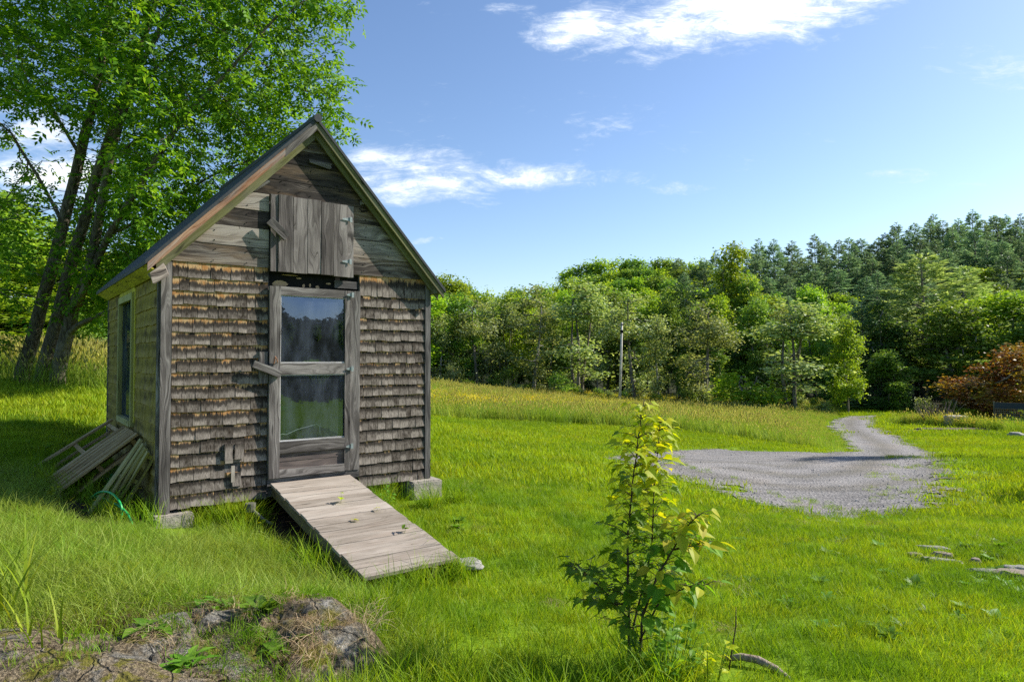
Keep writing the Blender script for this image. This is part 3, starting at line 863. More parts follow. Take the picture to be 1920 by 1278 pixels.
# things kept inside, seen through the lower pane
mb = MB()
for k in range(5):
    a0 = 1.0 + k * .08
mb.poly([(.70, .55, 1.13), (1.05, .42, 1.155), (1.30, .45, 1.12), (1.42, .52, 1.085), (1.25, .75, 1.09), (.8, .85, 1.10)])
mb.poly([(.70, .55, 1.13), (.70, .56, 1.07), (1.2, .46, 1.075), (1.42, .52, 1.083), (1.30, .45, 1.12), (1.05, .42, 1.155)][::-1])
tp = mb.build('tarp', M_GREENT); tp.parent = None
tp.location = P1; tp.rotation_euler = (0, 0, ANG)
tag(tp, 'pale green tarp lying inside the shed behind the lower door pane', 'tarp')
mb = MB(); mb.box((.55, .5, ZB + .10), (1.42, 1.1, 1.06), 0, 2); mb.box((.5, .45, 1.06), (1.46, 1.15, 1.078), 0, 0)
cb_ = mb.build('workbench', M_DARK); cb_.location = P1; cb_.rotation_euler = (0, 0, ANG)
tag(cb_, 'dark bench standing inside the shed under the green tarp', 'bench')
mb = MB()
mb.tube([(1.02, .06, .84), (1.15, .06, .865), (1.19, .06, .855), (1.30, .06, .90), (1.52, .06, .945), (1.545, .06, .92), (1.55, .06, .86)], .004, 6)
ww = mb.build('wire', M_WHITE); ww.location = P1; ww.rotation_euler = (0, 0, ANG)
tag(ww, 'bent pale wire behind the lower door pane', 'wire')

# ------------------------------------------------------------------ concrete blocks
def rough_box(name, lo, hi, mat, seed, amp=.008):
    import bmesh
    bm = bmesh.new()
    bmesh.ops.create_cube(bm, size=1.0)
    bmesh.ops.bevel(bm, geom=bm.edges[:], offset=.05, segments=2, affect='EDGES')
    bmesh.ops.subdivide_edges(bm, edges=bm.edges[:], cuts=3, use_grid_fill=True)
    lo, hi = Vector(lo), Vector(hi)
    for v in bm.verts:
        p = Vector([(lo[k] + hi[k]) / 2 + v.co[k] * (hi[k] - lo[k]) for k in range(3)])
        n = mnoise.noise_vector(p * 9 + Vector((seed, 0, 0)))
        v.co = p + n * amp
    me = D.meshes.new(name); bm.to_mesh(me); bm.free(); me.materials.append(mat)
    o = link_mesh(name, me)
    return o
def at_shed(o): o.location = P1; o.rotation_euler = (0, 0, ANG); return o
tag(at_shed(rough_box('concrete_block', (2.56, -.14, -.06), (2.95, .24, .243), M_CONC, 1)), 'concrete block under the right front corner of the shed', 'block', 'concrete blocks under the shed')
tag(at_shed(rough_box('concrete_block', (-.06, -.13, -.02), (.28, .20, .212), M_CONC, 2)), 'low concrete block under the left front corner of the shed', 'block', 'concrete blocks under the shed')
tag(at_shed(rough_box('concrete_block', (2.50, 3.1, -.3), (2.9, 3.5, .243), M_CONC, 3)), 'concrete block under the back right corner of the shed', 'block', 'concrete blocks under the shed')
tag(at_shed(rough_box('concrete_block', (.1, 3.1, -.1), (.5, 3.5, .243), M_CONC, 4)), 'concrete block under the back left corner of the shed', 'block', 'concrete blocks under the shed')

# ------------------------------------------------------------------ ramp
ramp_o = empty('ramp', P1, ANG)
tag(ramp_o, 'sloping plank ramp leading up from the grass to the shed door', 'ramp')
A0 = Vector((0, -.045, .395)); A1 = Vector((0, -2.235, .012))
ru0, ru1 = 1.0, 1.842
sd_ = (A1 - A0).normalized(); up_ = Vector((0, -sd_.z, sd_.y)) * -1
if up_.z < 0: up_ = -up_
mb = MB()
Lr = (A1 - A0).length; npl = 15
wds = np.array([1, 1, .75, .75, 1.05, .7, 1.1, 1.0, .8, .75, 1.0, 1.05, .95, .85, .95]); wds = wds / wds.sum() * Lr
s_ = 0
for k in range(npl):
    c = A0 + sd_ * (s_ + wds[k] / 2); s_ += wds[k]
    o0, o1 = random.uniform(-.008, .008), random.uniform(-.008, .008)
    mb.plank(c + Vector((ru0 + o0, 0, 0)) - up_ * .024, c + Vector((ru1 + o1, 0, 0)) - up_ * .024, sd_, wds[k] - .007, up_, .022 + random.uniform(0, .004), 0, .0015)
mb.build('deck', M_RAMP, ramp_o)
for uu_ in (ru0 + .02, ru1 - .06):
    mb = MB()
    a, b = A0 - up_ * .026 + Vector((uu_, 0, 0)), A1 - up_ * .026 + Vector((uu_, .10, 0)) 
    mb.plank(a + Vector((.02, 0, 0)), b + Vector((.02, 0, 0)), Vector((1, 0, 0)), .04, -up_, .105)
    mb.build('stringer', M_RAMPS, ramp_o)
mb = MB(); mb.box((1.58, -2.25, -.10), (1.625, -2.0, -.016), 0, 1); mb.build('foot_block', M_RAMPS, ramp_o)
M_STONE = plain('field_stone', (.27, .26, .24), .95, .15, .4, 14, .8, .02)
def stone(name, x, y, z, sx, sy, sz, seed, mat, rot=0.0):
    import bmesh
    bm = bmesh.new(); bmesh.ops.create_icosphere(bm, subdivisions=4, radius=1)
    for v in bm.verts:
        n = mnoise.noise(v.co * 1.3 + Vector((seed, 0, 0))) * .35 + mnoise.noise(v.co * 3.5 + Vector((seed, 5, 0))) * .12
        p = v.co * (1 + n)
        p.z = max(min(p.z, .75), -.8)
        v.co = Vector((p.x * sx, p.y * sy, p.z * sz))
    for f in bm.faces: f.smooth = True
    me = D.meshes.new(name); bm.to_mesh(me); bm.free(); me.materials.append(mat)
    o = link_mesh(name, me, loc=(x, y, z)); o.rotation_euler = (0, 0, rot)
    return o
p = S(1.93, -2.20, 0)
tag(stone('stone', p.x, p.y, -.06, .14, .10, .05, 3, M_STONE), 'flat grey stone at the right foot of the ramp', 'stone')

# bare soil under the shed and beside the ramp
def soil_mat():
    m, nt, out = new_mat('bare_soil')
    pos = nd(nt, 'ShaderNodeNewGeometry').outputs['Position']
    n = noise(nt, pos, 9, 6, .7)
    principled(nt, out, ramp(nt, n, [(.35, (.018, .014, .010)), (.55, (.05, .038, .026)), (.75, (.10, .08, .055))]), 1, .05, n, .04, .8)
    return m
su, sv = np.meshgrid(np.arange(-.82, 2.86, .09), np.arange(-1.6, 3.7, .09))
sx_, sy_ = P1.x + U.x * su + V.x * sv, P1.y + U.y * su + V.y * sv
si = np.arange(su.size).reshape(su.shape)
sk_ = ((sv > .02) & (su > -.1)) | ((su > .45) & (su < 1.75) & (sv > -1.5 + .8 * np.abs(su - 1.2))) & True
sk_ = sk_ & ((sv > -.10) | (su > .5))
sk_ = sk_ | ((su < .0) & (sv > -.02) & (sv < 1.7))
sq = np.stack([si[:-1, :-1], si[:-1, 1:], si[1:, 1:], si[1:, :-1]], -1)[sk_[:-1, :-1]]
uu2 = np.unique(sq); rm2 = np.full(su.size, -1); rm2[uu2] = np.arange(len(uu2))
so_ = link_mesh('soil', np_mesh('soil', np.stack([sx_.ravel()[uu2], sy_.ravel()[uu2], tz(sx_.ravel()[uu2], sy_.ravel()[uu2]) + .012], 1), rm2[sq], [soil_mat()], smooth=True))
tag(so_, 'bare dark soil under the shed and along the ramp', 'ground', kind='structure')
# ------------------------------------------------------------------ tree building: branches by space colonisation, leaves as small folded blades
def colonize(pts, nodes, parents, step, di, dk, iters=140, jitter=.25, maxn=6000):
    P = np.array(nodes, float); par = list(parents)
    pts = np.array(pts, float)
    nearest = np.full(len(pts), -1); nd2 = np.full(len(pts), 1e18)
    def upd(lo):
        nonlocal nearest, nd2
        for i in range(lo, len(P)):
            d = ((pts - P[i]) ** 2).sum(1)
            m = d < nd2
            nd2[m] = d[m]; nearest[m] = i
    upd(0)
    alive = np.ones(len(pts), bool)
    for it in range(iters):
        act = alive & (nd2 < di * di)
        if not act.any(): break
        ids = nearest[act]
        dirs = pts[act] - P[ids]
        dirs /= np.linalg.norm(dirs, axis=1)[:, None] + 1e-9
        uniq, inv = np.unique(ids, return_inverse=True)
        acc = np.zeros((len(uniq), 3)); np.add.at(acc, inv, dirs)
        acc += RNG.normal(0, jitter, acc.shape) * np.linalg.norm(acc, axis=1)[:, None] * .6
        acc /= np.linalg.norm(acc, axis=1)[:, None] + 1e-9
        new = P[uniq] + acc * step
        lo = len(P)
        P = np.vstack([P, new]); par += list(uniq)
        upd(lo)
        alive &= nd2 > dk * dk
        if len(P) > maxn: break
    return P, np.array(par)

def radii(P, par, r_tip, expo=2.3, fixed=None):
    r = np.zeros(len(P)); tips = np.ones(len(P), bool); tips[par[par >= 0]] = False
    acc = np.zeros(len(P))
    for i in range(len(P) - 1, -1, -1):
        if acc[i] == 0: acc[i] = r_tip ** expo
        if par[i] >= 0: acc[par[i]] += acc[i]
    r = acc ** (1 / expo)
    if fixed is not None:
        for i, v in fixed.items(): r[i] = v
    return r, tips

def tube_mesh(name, P, par, r, mats, n=6, rmin=0.0):
    ch = np.where((par >= 0) & (r > rmin))[0]
    a, b = P[par[ch]], P[ch]
    ra, rb = np.minimum(r[par[ch]], r[ch] * 1.25), r[ch]
    d = b - a; d /= np.linalg.norm(d, axis=1)[:, None] + 1e-9
    ref = np.where(np.abs(d[:, 2:3]) > .9, np.array([[1., 0, 0]]), np.array([[0, 0, 1.]]))
    x = np.cross(d, ref); x /= np.linalg.norm(x, axis=1)[:, None]; y = np.cross(d, x)
    an = np.arange(n) * 2 * np.pi / n
    off = x[:, None, :] * np.cos(an)[None, :, None] + y[:, None, :] * np.sin(an)[None, :, None]
    a = a - d * (ra * .3)[:, None]
    v = np.concatenate([a[:, None, :] + off * ra[:, None, None], b[:, None, :] + off * rb[:, None, None]], 1).reshape(-1, 3)
    k = np.arange(len(ch))[:, None] * 2 * n
    j = np.arange(n)[None, :]; j2 = (j + 1) % n
    f = np.stack([k + j, k + j2, k + n + j2, k + n + j], -1).reshape(-1, 4)
    return np_mesh(name, v, f, mats, smooth=True)

def leaves(base, length, width, dirs, normals, fold=.15):
    """rhombic folded leaves: arrays of base points, directions, blade normals"""
    side = np.cross(dirs, normals); side /= np.linalg.norm(side, axis=1)[:, None] + 1e-9
    up = np.cross(side, dirs)
    L, Wd = np.asarray(length)[:, None], np.asarray(width)[:, None]
    b = base; t = base + dirs * L - up * L * .12
    m = base + dirs * L * .45
    l = m + side * Wd * .5 + up * Wd * fold; r = m - side * Wd * .5 + up * Wd * fold
    v = np.stack([b, l, t, r], 1).reshape(-1, 3)
    f = np.arange(len(base) * 4).reshape(-1, 4)
    return v, f

def rand_unit(n):
    v = RNG.normal(size=(n, 3)); return v / np.linalg.norm(v, axis=1)[:, None]

def leaf_cloud(centres, per, spread, length, width, droop=.25, up=.8, hub=None):
    n = len(centres) * per
    c = np.repeat(centres, per, 0) + RNG.normal(0, 1, (n, 3)) * np.array(spread)
    d = rand_unit(n); d[:, 2] = d[:, 2] * .5 - droop; d /= np.linalg.norm(d, axis=1)[:, None]
    od = c - np.repeat(centres if hub is None else hub, per, 0); od /= np.linalg.norm(od, axis=1)[:, None] + 1e-6
    nr = rand_unit(n) * .65 + od * 1.0; nr[:, 2] += up * .6; nr /= np.linalg.norm(nr, axis=1)[:, None]
    s = RNG.uniform(.7, 1.25, n)
    return leaves(c, length * s, width * s * RNG.uniform(.8, 1.1, n), d, nr)

def bark(name, c1, c2, scale=3.0, white=0.0):
    m, nt, out = new_mat(name)
    co = nd(nt, 'ShaderNodeTexCoord').outputs['Object']
    n1 = noise(nt, vscale(nt, co, (8 * scale, 8 * scale, 1.4 * scale)), 1.0, 5, .7, .6)
    n2 = noise(nt, vscale(nt, co, (1.2, 1.2, .8)), 1.0, 4, .6)
    c = mixc(nt, smooth01(nt, n1, .35, .65), c1, c2)
    c = mixc(nt, mth(nt, 'MULTIPLY', smooth01(nt, n2, .5, .7), .55), c, tuple(min(1, x * 1.7 + .02) for x in c2))
    principled(nt, out, c, .95, .1, n1, .02, .9)
    return m
M_BARK = bark('ash_bark', (.040, .034, .025), (.17, .15, .115))
M_BARKF = bark('forest_bark', (.06, .053, .044), (.22, .20, .17), 1.2)
M_BIRCH = bark('pale_bark', (.10, .095, .085), (.36, .34, .31), 1.0)

L_ASH = leaf_mat('ash_leaves', (.05, .135, .010), (.12, .25, .017), (.26, .41, .035), .48)
L_BRIGHT = leaf_mat('bright_maple_leaves', (.16, .30, .02), (.26, .42, .03), (.40, .53, .055), .50)
L_MID = leaf_mat('mid_green_leaves', (.10, .22, .034), (.18, .31, .048), (.30, .43, .075), .48)
L_PALE = leaf_mat('silvery_olive_leaves', (.17, .25, .075), (.29, .38, .145), (.50, .57, .30), .45)
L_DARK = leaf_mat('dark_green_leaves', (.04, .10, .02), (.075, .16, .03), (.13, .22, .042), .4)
L_PINE = leaf_mat('pine_needles', (.10, .20, .115), (.19, .31, .17), (.36, .47, .24), .42, tcol=(1.1, 1.1, .7))  # needle colour lightened in place of haze over the hillside
L_PINEL = leaf_mat('lit_pine_needles', (.20, .30, .10), (.34, .44, .155), (.52, .60, .24), .42, tcol=(1.1, 1.1, .6))  # lighter copy of the needles, sunlight put into the colour
L_RED = leaf_mat('red_maple_leaves', (.10, .030, .018), (.21, .075, .03), (.30, .20, .035), .42, tcol=(1.25, 1., .5), patch=.8, patch_col=(.30, .27, .025, 1), patch_scale=.55)

def make_deciduous(name, H, rx, crown0, leafm, barkm, lean=.0, npts=420, per=17, ll=.26, lw=.17, spread=.34, shape=1.0, multi=1, holes=.38, rbase=.16, point=2.4, clump=.85, airy=0.0):
    """prototype meshes (trunk, crown), H metres tall, base at the origin"""
    reseed(name)
    z0 = H * crown0
    pts = []
    seed = RNG.uniform(0, 90)
    lob = [(RNG.uniform(-.6, .6) * rx, RNG.uniform(-.6, .6) * rx, RNG.uniform(z0 + .03 * H, H * .88), RNG.uniform(.30, .50) * rx) for _ in range(15)]
    lob.append((0, 0, H - rx * .42, rx * .42))
    while len(pts) < npts:
        l = lob[RNG.integers(len(lob))]
        d = rand_unit(1)[0] * l[3] * RNG.uniform(.35, 1) ** .6
        p = np.array([l[0] + d[0], l[1] + d[1], l[2] + d[2] * 1.15])
        if p[2] > H or p[2] < z0 * .8: continue
        t = (p[2] - z0) / (H - z0)
        lim = rx * min(1, .55 + 1.3 * t) * max(.02, 1 - max(t, 0) ** point) ** .6 * shape
        if math.hypot(p[0], p[1]) > lim: continue
        if t < .42 and RNG.random() < airy: continue
        if mnoise.noise(Vector(p) * .55 + Vector((seed, 0, 0))) < holes - .75: continue
        pts.append(p)
    nodes, par, fixed = [], [], {}
    for k in range(multi):
        bx, by = (RNG.uniform(-.35, .35), RNG.uniform(-.35, .35)) if multi > 1 else (0, 0)
        tx, ty = RNG.uniform(-.25, .25) * rx, RNG.uniform(-.25, .25) * rx
        n = int(H * .8 / .6)
        for i in range(n):
            t = i / (n - 1)
            nodes.append((bx + tx * t + lean * t * H + math.sin(t * 5 + k) * .12, by + ty * t + math.cos(t * 4 + k) * .1, t * H * .82 - (.4 if i == 0 else 0)))
            par.append(-1 if i == 0 else len(nodes) - 2)
    ntr = len(nodes)
    P, pr = colonize(pts, nodes, par, .55, 3.2, .8, 40, maxn=1500)
    r, tips = radii(P, pr, .018)
    sc = rbase / max(r[0], 1e-3); r = np.maximum(r * sc, .012)
    n = int(H * .8 / .6)
    for k in range(multi):
        for i in range(n): r[k * n + i] = max(rbase * (1 - .8 * i / n) * (1 if multi == 1 else .7), .03)
    tm = tube_mesh(name + '_trunk', P, pr, r, [barkm], 5, .016)
    cen = P[ntr:][(r[ntr:] < rbase * .45)]
    cen = np.vstack([cen, np.array(pts)])
    # leaves gather in clumps with gaps between them, each clump turned outward
    kn = np.array([mnoise.noise(Vector(c_) * clump + Vector((seed * 3, 1, 2))) for c_ in cen])
    cen = cen[kn > -.10]
    cell = np.round(cen / 1.1) * 1.1
    hub = cell - np.array([0, 0, .35])
    v, f = leaf_cloud(cen, int(per * 1.65), (spread, spread, spread * .62), ll, lw, hub=hub)
    cm = np_mesh(name + '_crown', v, f, [leafm])
    return tm, cm, H

def make_pine(name, H, rx, leafm, bare=.25, seed=0, per=82):
    reseed(name)
    nodes, par = [], []
    n = int(H / .5)
    for i in range(n + 1):
        t = i / n
        nodes.append((math.sin(t * 3 + seed) * .15, math.cos(t * 2.3 + seed) * .12, t * H - (.5 if i == 0 else 0))); par.append(i - 1)
    r = [max(.20 * (1 - i / n), .025) for i in range(n + 1)]
    C, Dr, Sz = [], [], []
    z = H * bare
    while z < H - .25:
        t = (z - H * bare) / (H * (1 - bare))
        prof = (1 - t) ** .80 * (.6 + .4 * min(1, t * 5)) + .05
        k = RNG.integers(3, 6) if t < .9 else 3
        a0 = RNG.uniform(0, 6.28)
        for b in range(k):
            an = a0 + b * 2 * math.pi / k + RNG.uniform(-.35, .35)
            Lb = rx * prof * RNG.uniform(.55, 1.2)
            if RNG.random() < .08: continue
            rise = RNG.uniform(-.10, .34) + t * .30
            i0 = min(int((z / H) * n), n)
            prev = i0; p0 = np.array(nodes[i0]); p0[2] = z
            m = max(2, int(Lb / .6))
            for q in range(1, m + 1):
                s = q / m
                p = p0 + np.array([math.cos(an) * Lb * s, math.sin(an) * Lb * s, Lb * (rise * s + .18 * s * s - .12 * s)])
                nodes.append(tuple(p)); par.append(prev); r.append(max(.05 * (1 - s) * (1 - t * .5), .012)); prev = len(nodes) - 1
            nn = max(9, int(per * Lb / rx * 1.6))
            s = RNG.uniform(.18, 1.05, nn) ** .8
            lat = RNG.normal(0, .15, nn) * Lb * (1.15 - s * .7) + RNG.normal(0, .08, nn)
            ax = np.array([math.cos(an), math.sin(an), 0]); lx = np.array([-ax[1], ax[0], 0])
            c = p0 + ax * (Lb * s)[:, None] + lx * lat[:, None]
            c[:, 2] += Lb * (rise * s + .18 * s * s - .12 * s) + RNG.normal(.03, .11, nn)
            C.append(c); dd = ax * RNG.uniform(.4, 1, nn)[:, None] + lx * (np.sign(lat) * RNG.uniform(.1, .9, nn))[:, None]; dd[:, 2] = RNG.uniform(0, .75, nn)
            Dr.append(dd); Sz.append(np.full(nn, 1.0 - .38 * t))
        z += RNG.uniform(.40, .85) * (1.0 if t < .7 else .62)
    top = np.array([[math.sin(3 + seed) * .15, math.cos(2.3 + seed) * .12, H - .1]]).repeat(14, 0) + RNG.normal(0, .09, (14, 3))
    Sz.append(np.full(14, .6)); C.append(top); td = rand_unit(14) * .6; td[:, 2] = 1; Dr.append(td)
    C, Dr = np.vstack(C), np.vstack(Dr); Dr /= np.linalg.norm(Dr, axis=1)[:, None]
    nr = rand_unit(len(C)); nr[:, 2] += .7; nr /= np.linalg.norm(nr, axis=1)[:, None]
    s = RNG.uniform(.7, 1.3, len(C)) * np.concatenate(Sz)
    v, f = leaves(C, .52 * s, .17 * s, Dr, nr, .2)
    return tube_mesh(name + '_trunk', np.array(nodes), np.array(par), np.array(r), [M_BARKF], 5, .014), np_mesh(name + '_crown', v, f, [leafm]), H

def plant_tree(kind, protos, x, y, H, label, cat, group=None, sx=1.0, rot=None, mat=None, sink=.0, parts=('trunk', 'crown')):
    tm, cm, h0 = protos
    e = empty(kind, (x, y, tz1(x, y) - sink), RNG.uniform(0, 6.28) if rot is None else rot)
    s = H / h0
    e.scale = (s * sx, s * sx, s)
    tag(e, label, cat, group)
    link_mesh(parts[0], tm, e); link_mesh(parts[1], cm, e)
    return e

# ------------------------------------------------------------------ the big three-stemmed tree behind the shed
def big_tree():
    reseed('big_tree')
    Y0 = 14.0
    bx, by, bz = at_y(72, 716, Y0)
    stems = [
        [(34, 722, 14.0, 0.155), (56, 655, 13.95, 0.132), (80, 560, 13.85, 0.121), (118, 420, 13.7, 0.109), (150, 290, 13.6, 0.098), (185, 140, 13.5, 0.080), (215, 0, 13.5, 0.063), (240, -140, 13.5, 0.040)],
        [(75, 722, 13.8, 0.155), (92, 655, 13.7, 0.132), (118, 560, 13.55, 0.121), (150, 440, 13.4, 0.103), (182, 330, 13.2, 0.092), (228, 190, 13.1, 0.069), (285, 40, 13.0, 0.052), (330, -110, 13.0, 0.034)],
        [(106, 716, 13.6, 0.143), (120, 650, 13.5, 0.132), (136, 585, 13.4, 0.121), (168, 505, 13.2, 0.098), (186, 400, 13.0, 0.086), (212, 270, 12.9, 0.069), (262, 130, 12.7, 0.052), (330, 0, 12.6, 0.034)],
        [(136, 585, 13.4, 0.069), (158, 545, 13.0, 0.069), (205, 440, 12.6, 0.063), (265, 335, 12.3, 0.052), (340, 230, 12.1, 0.040), (430, 130, 12.0, 0.029), (520, 30, 12.0, 0.021)],
        [(112, 640, 13.5, 0.057), (150, 608, 13.2, 0.052), (190, 590, 13.0, 0.040), (240, 560, 13.0, 0.029)],
        [(182, 330, 13.2, 0.040), (255, 260, 13.2, 0.034), (350, 205, 13.2, 0.029), (460, 180, 13.3, 0.023)],
        [(205, 440, 12.6, 0.034), (290, 400, 12.8, 0.029), (390, 330, 13.0, 0.023), (470, 300, 13.2, 0.017)],
        [(228, 190, 13.1, 0.034), (330, 90, 13.4, 0.029), (450, 40, 13.6, 0.023), (580, 60, 13.8, 0.017)],
        [(118, 420, 13.7, 0.040), (70, 330, 13.9, 0.029), (20, 250, 14.1, 0.023), (-60, 180, 14.4, 0.017)],
        [(150, 290, 13.6, 0.034), (90, 190, 14.0, 0.029), (10, 110, 14.3, 0.017)],
    ]
    nodes, par, fixed = [], [], {}
    for st in stems:
        prev = None
        pts = [Vector(at_y(a, b, c)) for a, b, c, _ in st]
        rr_ = [q[3] for q in st]
        start = None
        if len(nodes):
            dd = [(Vector(nn) - pts[0]).length for nn in nodes]
            if min(dd) < .12: start = int(np.argmin(dd))
        for i in range(len(pts) - 1):
            n = max(1, int((pts[i + 1] - pts[i]).length / .35))
            for k in range(n + (1 if i == len(pts) - 2 else 0)):
                t = k / n
                if i == 0 and k == 0:
                    if start is not None: prev = start; continue
                nodes.append(tuple(pts[i].lerp(pts[i + 1], t) + Vector(mnoise.noise_vector(pts[i].lerp(pts[i + 1], t) * .8)) * .06)); par.append(-1 if prev is None else prev)
                fixed[len(nodes) - 1] = rr_[i] * (1 - t) + rr_[i + 1] * t
                prev = len(nodes) - 1
    # flare into the ground
    for i, p_ in enumerate(par):
        if p_ == -1: nodes[i] = (nodes[i][0], nodes[i][1], nodes[i][2] - .35); fixed[i] *= 1.35
    ntr = len(nodes)
    poly = np.array([(-260, -420), (560, -420), (640, -120), (682, 10), (690, 70), (640, 100), (650, 150), (640, 190), (662, 250), (630, 282), (580, 300), (560, 420), (400, 540), (330, 575), (215, 600), (190, 570), (150, 560), (60, 590), (-80, 640), (-260, 600)])
    pts = []
    while len(pts) < 3500:
        px, py = RNG.uniform(-260, 690), RNG.uniform(-420, 640)
        if not poly_mask(np.array([px]), np.array([py]), poly)[0]: continue
        edge = float(poly_dist(np.array([px]), np.array([py]), poly)[0])
        half = min(2.6, .5 + edge / 90)
        Y = RNG.uniform(13.2 - half, 13.4 + half)
        if px > 330: Y = RNG.uniform(max(13.2 - half * .7, 11.4), 13.6 + half)
        # sky gaps
        g = mnoise.noise(Vector((px / 85, py / 75, Y * .25)))
        thr = .05
        if px < 135 and 190 < py < 345: thr = .45
        elif 30 < px < 190 and 330 < py < 560: thr = .28
        elif py < 330 and px > 560: thr = .15
        elif 180 < px < 560 and py < 520: thr = -.30
        if py < -60: thr = .15
        if g < thr - .12: continue
        if px < 235 - (py - 250) * .12 and 220 < py < 620 and Y < 14.1 and RNG.random() < .86: continue
        pts.append(at_y(px, py, Y))
    # low boughs hanging between the trunks and the shed
    low = np.array([(150, 300), (330, 260), (420, 420), (345, 560), (215, 610), (165, 600), (205, 430)])
    n_ = 0
    while n_ < 230:
        px, py = RNG.uniform(140, 430), RNG.uniform(250, 620)
        if poly_mask(np.array([px]), np.array([py]), low)[0] and mnoise.noise(Vector((px / 60, py / 50, 4))) > -.2:
            pts.append(at_y(px, py, RNG.uniform(12.4, 15.4))); n_ += 1
    P, pr = colonize(pts, nodes, par, .30, 2.6, .42, 60, .3, 10000)
    r, tips = radii(P, pr, .006, 2.5)
    for i, v in fixed.items(): r[i] = v
    r[ntr:] = np.minimum(r[ntr:], .05)
    e = empty('ash_tree', (bx, by, bz))
    tag(e, 'tall leafy tree with several dark leaning trunks growing behind the left side of the shed', 'tree')
    off = np.array([bx, by, bz])
    trunk = link_mesh('trunk', tube_mesh('big_trunk', P - off, pr, r, [M_BARK], 8, .0045), e)
    cen = np.vstack([P[ntr:][r[ntr:] < .02], np.array(pts)])
    # compound leaves: a drooping stalk with paired leaflets
    per = 3
    n = len(cen) * per
    print('big tree nodes', len(P), 'compound leaves', n)
    c = np.repeat(cen, per, 0) + RNG.normal(0, .13, (n, 3))
    d = rand_unit(n); d[:, 2] = d[:, 2] * .45 - .18; d /= np.linalg.norm(d, axis=1)[:, None]
    sd = np.cross(d, np.array([0, 0, 1.])); sd /= np.linalg.norm(sd, axis=1)[:, None] + 1e-9
    roll = RNG.normal(0, .5, n)[:, None]
    upv = np.cross(sd, d); sd2 = sd * np.cos(roll) + upv * np.sin(roll); nrm = np.cross(sd2, d)
    V_, F_ = [], []
    tot = 0
    for (t, s) in ((.30, 1), (.30, -1), (.58, 1), (.58, -1), (.82, 1), (.82, -1), (.95, 0)):
        b = c + d * (t * .26) - np.array([0, 0, 1.]) * (t * t * .05)
        dd = sd2 * s * .8 + d * (.62 if s else 1.0); dd /= np.linalg.norm(dd, axis=1)[:, None]
        dd = dd + RNG.normal(0, .16, dd.shape); dd[:, 2] -= .15; dd /= np.linalg.norm(dd, axis=1)[:, None]
        sc = RNG.uniform(.75, 1.2, n)
        v, f = leaves(b, .114 * sc, .051 * sc, dd, nrm + RNG.normal(0, .2, nrm.shape), .12)
        V_.append(v); F_.append(f + tot); tot += len(v)
    crown = link_mesh('crown', np_mesh('big_crown', np.vstack(V_) - off, np.vstack(F_), [L_ASH]), e)
    return e
big_tree()

# ------------------------------------------------------------------ prototypes
PB = [make_deciduous('bright_tree%d' % k, 12, 3.0, .10, L_BRIGHT, M_BARKF, npts=440, holes=.55, airy=.2) for k in range(2)]
PM = [make_deciduous('mid_tree%d' % k, 12, 3.0, .08, L_MID, M_BARKF, npts=420, holes=.55, airy=.2) for k in range(3)]
PS = [make_deciduous('pale_tree%d' % k, 11, 2.3, .10, L_PALE, M_BIRCH if k == 1 else M_BARKF, npts=330, per=12, ll=.22, lw=.14, spread=.32, holes=.62, multi=(1, 1, 3)[k], rbase=.15, airy=.55, clump=1.0) for k in range(3)]
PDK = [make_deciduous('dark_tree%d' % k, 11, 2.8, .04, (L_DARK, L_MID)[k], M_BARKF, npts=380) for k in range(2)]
PP = [make_pine('pine%d' % k, 16, 3.0, L_PINE, .18, k * 1.7) for k in range(3)]
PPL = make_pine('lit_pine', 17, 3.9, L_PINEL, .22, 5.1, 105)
PHB = [make_deciduous('hill_bright%d' % k, 12, 3.4, .30, L_BRIGHT, M_BARKF, npts=260, per=14, ll=.36, lw=.26, spread=.45) for k in range(2)]
PHM = [make_deciduous('hill_mid%d' % k, 12, 3.4, .30, L_MID, M_BARKF, npts=260, per=14, ll=.36, lw=.26, spread=.45) for k in range(2)]
PBU = [make_deciduous('shrub%d' % k, 2.6, 1.5, .05, (L_MID, L_PALE, L_DARK, L_BRIGHT)[k], M_BARKF, npts=110, per=13, ll=.20, lw=.13, spread=.26, multi=3, rbase=.05) for k in range(4)]
PRED = make_deciduous('red_tree', 5.6, 3.6, .05, L_RED, M_BARK, npts=520, per=20, ll=.17, lw=.13, spread=.26, rbase=.12)

def at_px(px, Y):
    x = (px - 960) / FPX * Y
    return x, Y
def tree_px(kind, protos, px, Y, top, label, cat='tree', group=None, width=None, **kw):
    """plant at bearing px, distance Y, as tall as needed to reach the elevation of row `top`"""
    x, y = at_px(px, Y)
    g = tz1(x, y)
    H = max(1.0, at_y(px, top, Y)[2] - g)
    s = H / protos[2]
    sx = 1.0
    if width:
        rx = protos[1].vertices
        co = np.empty(len(rx) * 3, np.float32); rx.foreach_get('co', co)
        w0 = np.percentile(np.abs(co.reshape(-1, 3)[:, 0]), 96) * 2
        sx = width / FPX * Y / (w0 * s)
    return plant_tree(kind, protos, x, y, H, label, cat, group, sx=sx, **kw)

reseed('front row')
